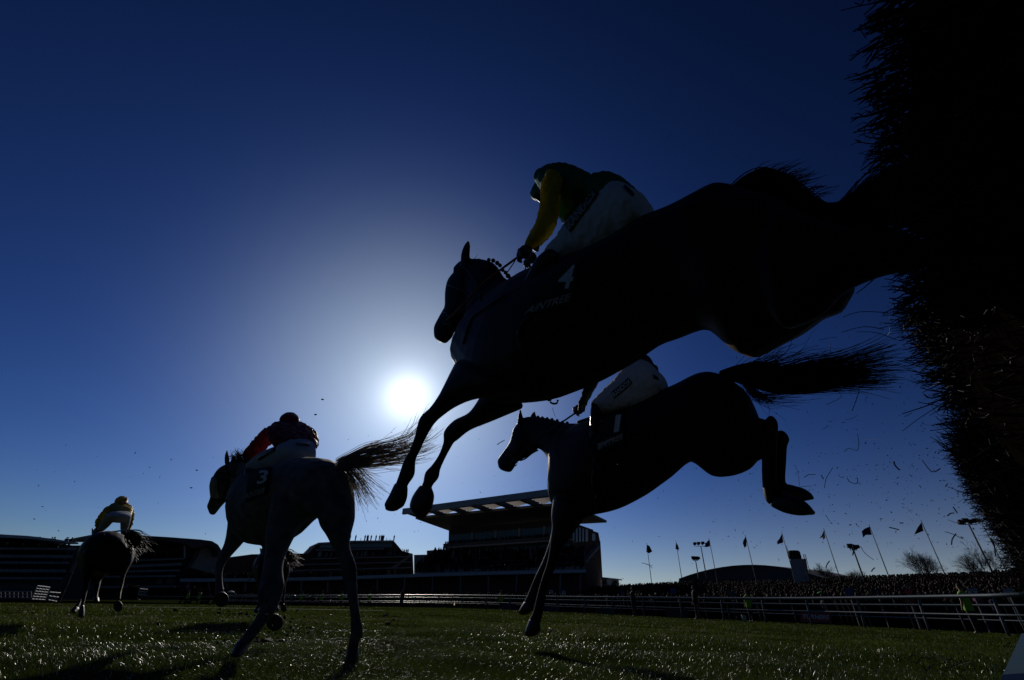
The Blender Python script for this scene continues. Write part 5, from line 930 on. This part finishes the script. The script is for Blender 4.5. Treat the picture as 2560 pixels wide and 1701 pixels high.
# --- bookmakers' boards and umbrellas in front of the crowd
def sign(x, y, w, h, m, lab, D):
    f2 = Facade(x-w/2, D, x+w/2, D); p = f2.at(x, y); g_ = gz(p[0], p[1]); r_ = thing('bookmaker_stand', lab, 'stand', (p[0], p[1], g_), 'bookmaker stands among the crowd')
    f2.slab(MB(), [(x-w/2, y-h/2), (x+w/2, y-h/2), (x+w/2, y+h/2), (x-w/2, y+h/2)], -.1, 0).build('board', M[m], r_); f2.slab(MB(), [(x-w/2+1.5, y-h/2+2), (x+w/2-1.5, y-h/2+2), (x+w/2-1.5, y-h/2+4), (x-w/2+1.5, y-h/2+4)], .005, .04).build('board_strip', M['blue_board'], r_); MB().tube([np.array([p[0], p[1]+.05, g_]), p], .05, 6).build('stand_post', M['steel'], r_)
for a in ((1378, 1480, 9, 9, 'white_board', 'small square white board left of the pair beside the landing horse legs', 62), (1409, 1482, 9, 10, 'white_board', 'small square white board right of the pair beside the landing horse legs', 60), (1555, 1481, 8, 8, 'blue_board', 'small blue board low in the crowd right of the kiosk', 56), (1594, 1484, 13, 14, 'yellow_board', 'mustard yellow board in the crowd right of the small blue board', 52), (1683, 1478, 14, 14, 'blue_board', 'dark blue board in the crowd below the second flag', 48), (1827, 1484, 19, 12, 'steel', 'dim grey framed board below the arched hall', 44), (2123, 1480, 20, 17, 'blue_board', 'blue and white board in the crowd above the red banner', 38), (2192, 1478, 16, 10, 'dark_clothes', 'black board in the crowd between the blue and red boards', 37), (2270, 1478, 20, 12, 'red_board', 'dim red board above an orange cloth', 36), (2274, 1498, 26, 20, 'orange', 'orange cloth hung below the red board', 35.5), (2431, 1479, 24, 14, 'white_board', 'pale board left of the pair near the brush fence', 34), (2521, 1480, 25, 15, 'white_board', 'pale board right of the pair near the brush fence', 33)): sign(*a)
def umbrella(x, y, w, D, m, lab):
    f2 = Facade(x-w, D, x+w, D); p = f2.at(x, y); g_ = gz(p[0], p[1]); rr = np.linalg.norm(f2.at(x+w, y)-p); u = thing('umbrella', lab, 'umbrella', (p[0], p[1], g_), 'umbrellas in the crowd'); MB().ring_loft([ellipse(p+zup*z*rr, np.array([q*rr, 0, 0]), np.array([0, q*rr, 0]), 12) for q, z in ((.95, -.02), (1, 0), (.8, .22), (.45, .38), (.05, .45))]).build('canopy', M[m], u, True); MB().tube([np.array([p[0], p[1], g_]), p], .03, 5).build('stand_post', M['steel'], u)
umbrella(2053, 1484, 11, 40, 'green_cloth', 'bright green umbrella in the crowd above the red banner'); umbrella(577, 1482, 10, 80, 'white_board', 'white umbrella just right of the raised fore hoof of the grey'); umbrella(1045, 1493, 13, 70, 'dark_clothes', 'black umbrella behind the rail below the main stand, left one'); umbrella(1112, 1490, 14, 72, 'dark_clothes', 'black umbrella behind the rail below the main stand, right one')
pl = []
for _ in range(900): x = random.uniform(560, 1560); q = P(x, 1500, np.interp(x, RX, RD)+random.uniform(10, 22)); pl.append((np.array([q[0], q[1], gz(q[0], q[1])]), random.uniform(.93, 1.06)))
for _ in range(500): x = random.uniform(1560, 2640); q = P(x, 1500, np.interp(x, RX, RD)+random.uniform(8.5, 12)); pl.append((np.array([q[0], q[1], gz(q[0], q[1])]), random.uniform(.93, 1.06)))
crowd('rail_crowd', 'row of spectators pressed along the barrier behind the white rails', pl)
# --- hurdle wings and the leaning pole at the left
def wing(poly, D, nx, ny, lab):
    f2 = Facade(poly[0][0], D, poly[1][0], D+2); q = np.array(poly, float); p = f2.at(*q[3]); g_ = gz(p[0], p[1]); r_ = thing('fence_wing', lab, 'fence wing', (p[0], p[1], g_), 'white slatted fence wings'); at_ = lambda a, b_: (q[0]*(1-a)+q[1]*a)*(1-b_)+(q[3]*(1-a)+q[2]*a)*b_
    for b_ in np.linspace(0, 1, ny): MB().tube([f2.at(*at_(0, b_)), f2.at(*at_(1, b_))], .045, 5).build('slat', M['seats'], r_)
    for a in np.linspace(0, 1, nx): MB().tube([f2.at(*at_(a, 0)), f2.at(*at_(a, 1))], .045, 5).build('upright', M['seats'], r_)
wing([(93, 1465), (124, 1469), (112, 1500), (79, 1498)], 58, 5, 6, 'tilted white slatted fence wing left of the far left horse'); wing([(124, 1481), (153, 1483), (145, 1505), (120, 1500)], 56, 4, 3, 'low white slatted wing beside the tilted one'); wing([(350, 1472), (369, 1474), (366, 1488), (346, 1486)], 80, 4, 3, 'small white slatted wing between the far left horse and the grey'); wing([(-20, 1478), (78, 1479), (78, 1495), (-20, 1494)], 75, 10, 3, 'long low white railing at the left edge of the photo')
f2 = Facade(140, 40, 200, 40); r_ = thing('leaning_pole', 'long pole leaning behind the far left horse, white above and dark below', 'pole', f2.at(146, 1506)); MB().tube([f2.at(198, 1387), f2.at(178, 1433)], .07, 7).build('upper_pole', M['rail'], r_); MB().tube([f2.at(178, 1433), f2.at(146, 1506)], .08, 7).build('lower_pole', M['dark_clothes'], r_)
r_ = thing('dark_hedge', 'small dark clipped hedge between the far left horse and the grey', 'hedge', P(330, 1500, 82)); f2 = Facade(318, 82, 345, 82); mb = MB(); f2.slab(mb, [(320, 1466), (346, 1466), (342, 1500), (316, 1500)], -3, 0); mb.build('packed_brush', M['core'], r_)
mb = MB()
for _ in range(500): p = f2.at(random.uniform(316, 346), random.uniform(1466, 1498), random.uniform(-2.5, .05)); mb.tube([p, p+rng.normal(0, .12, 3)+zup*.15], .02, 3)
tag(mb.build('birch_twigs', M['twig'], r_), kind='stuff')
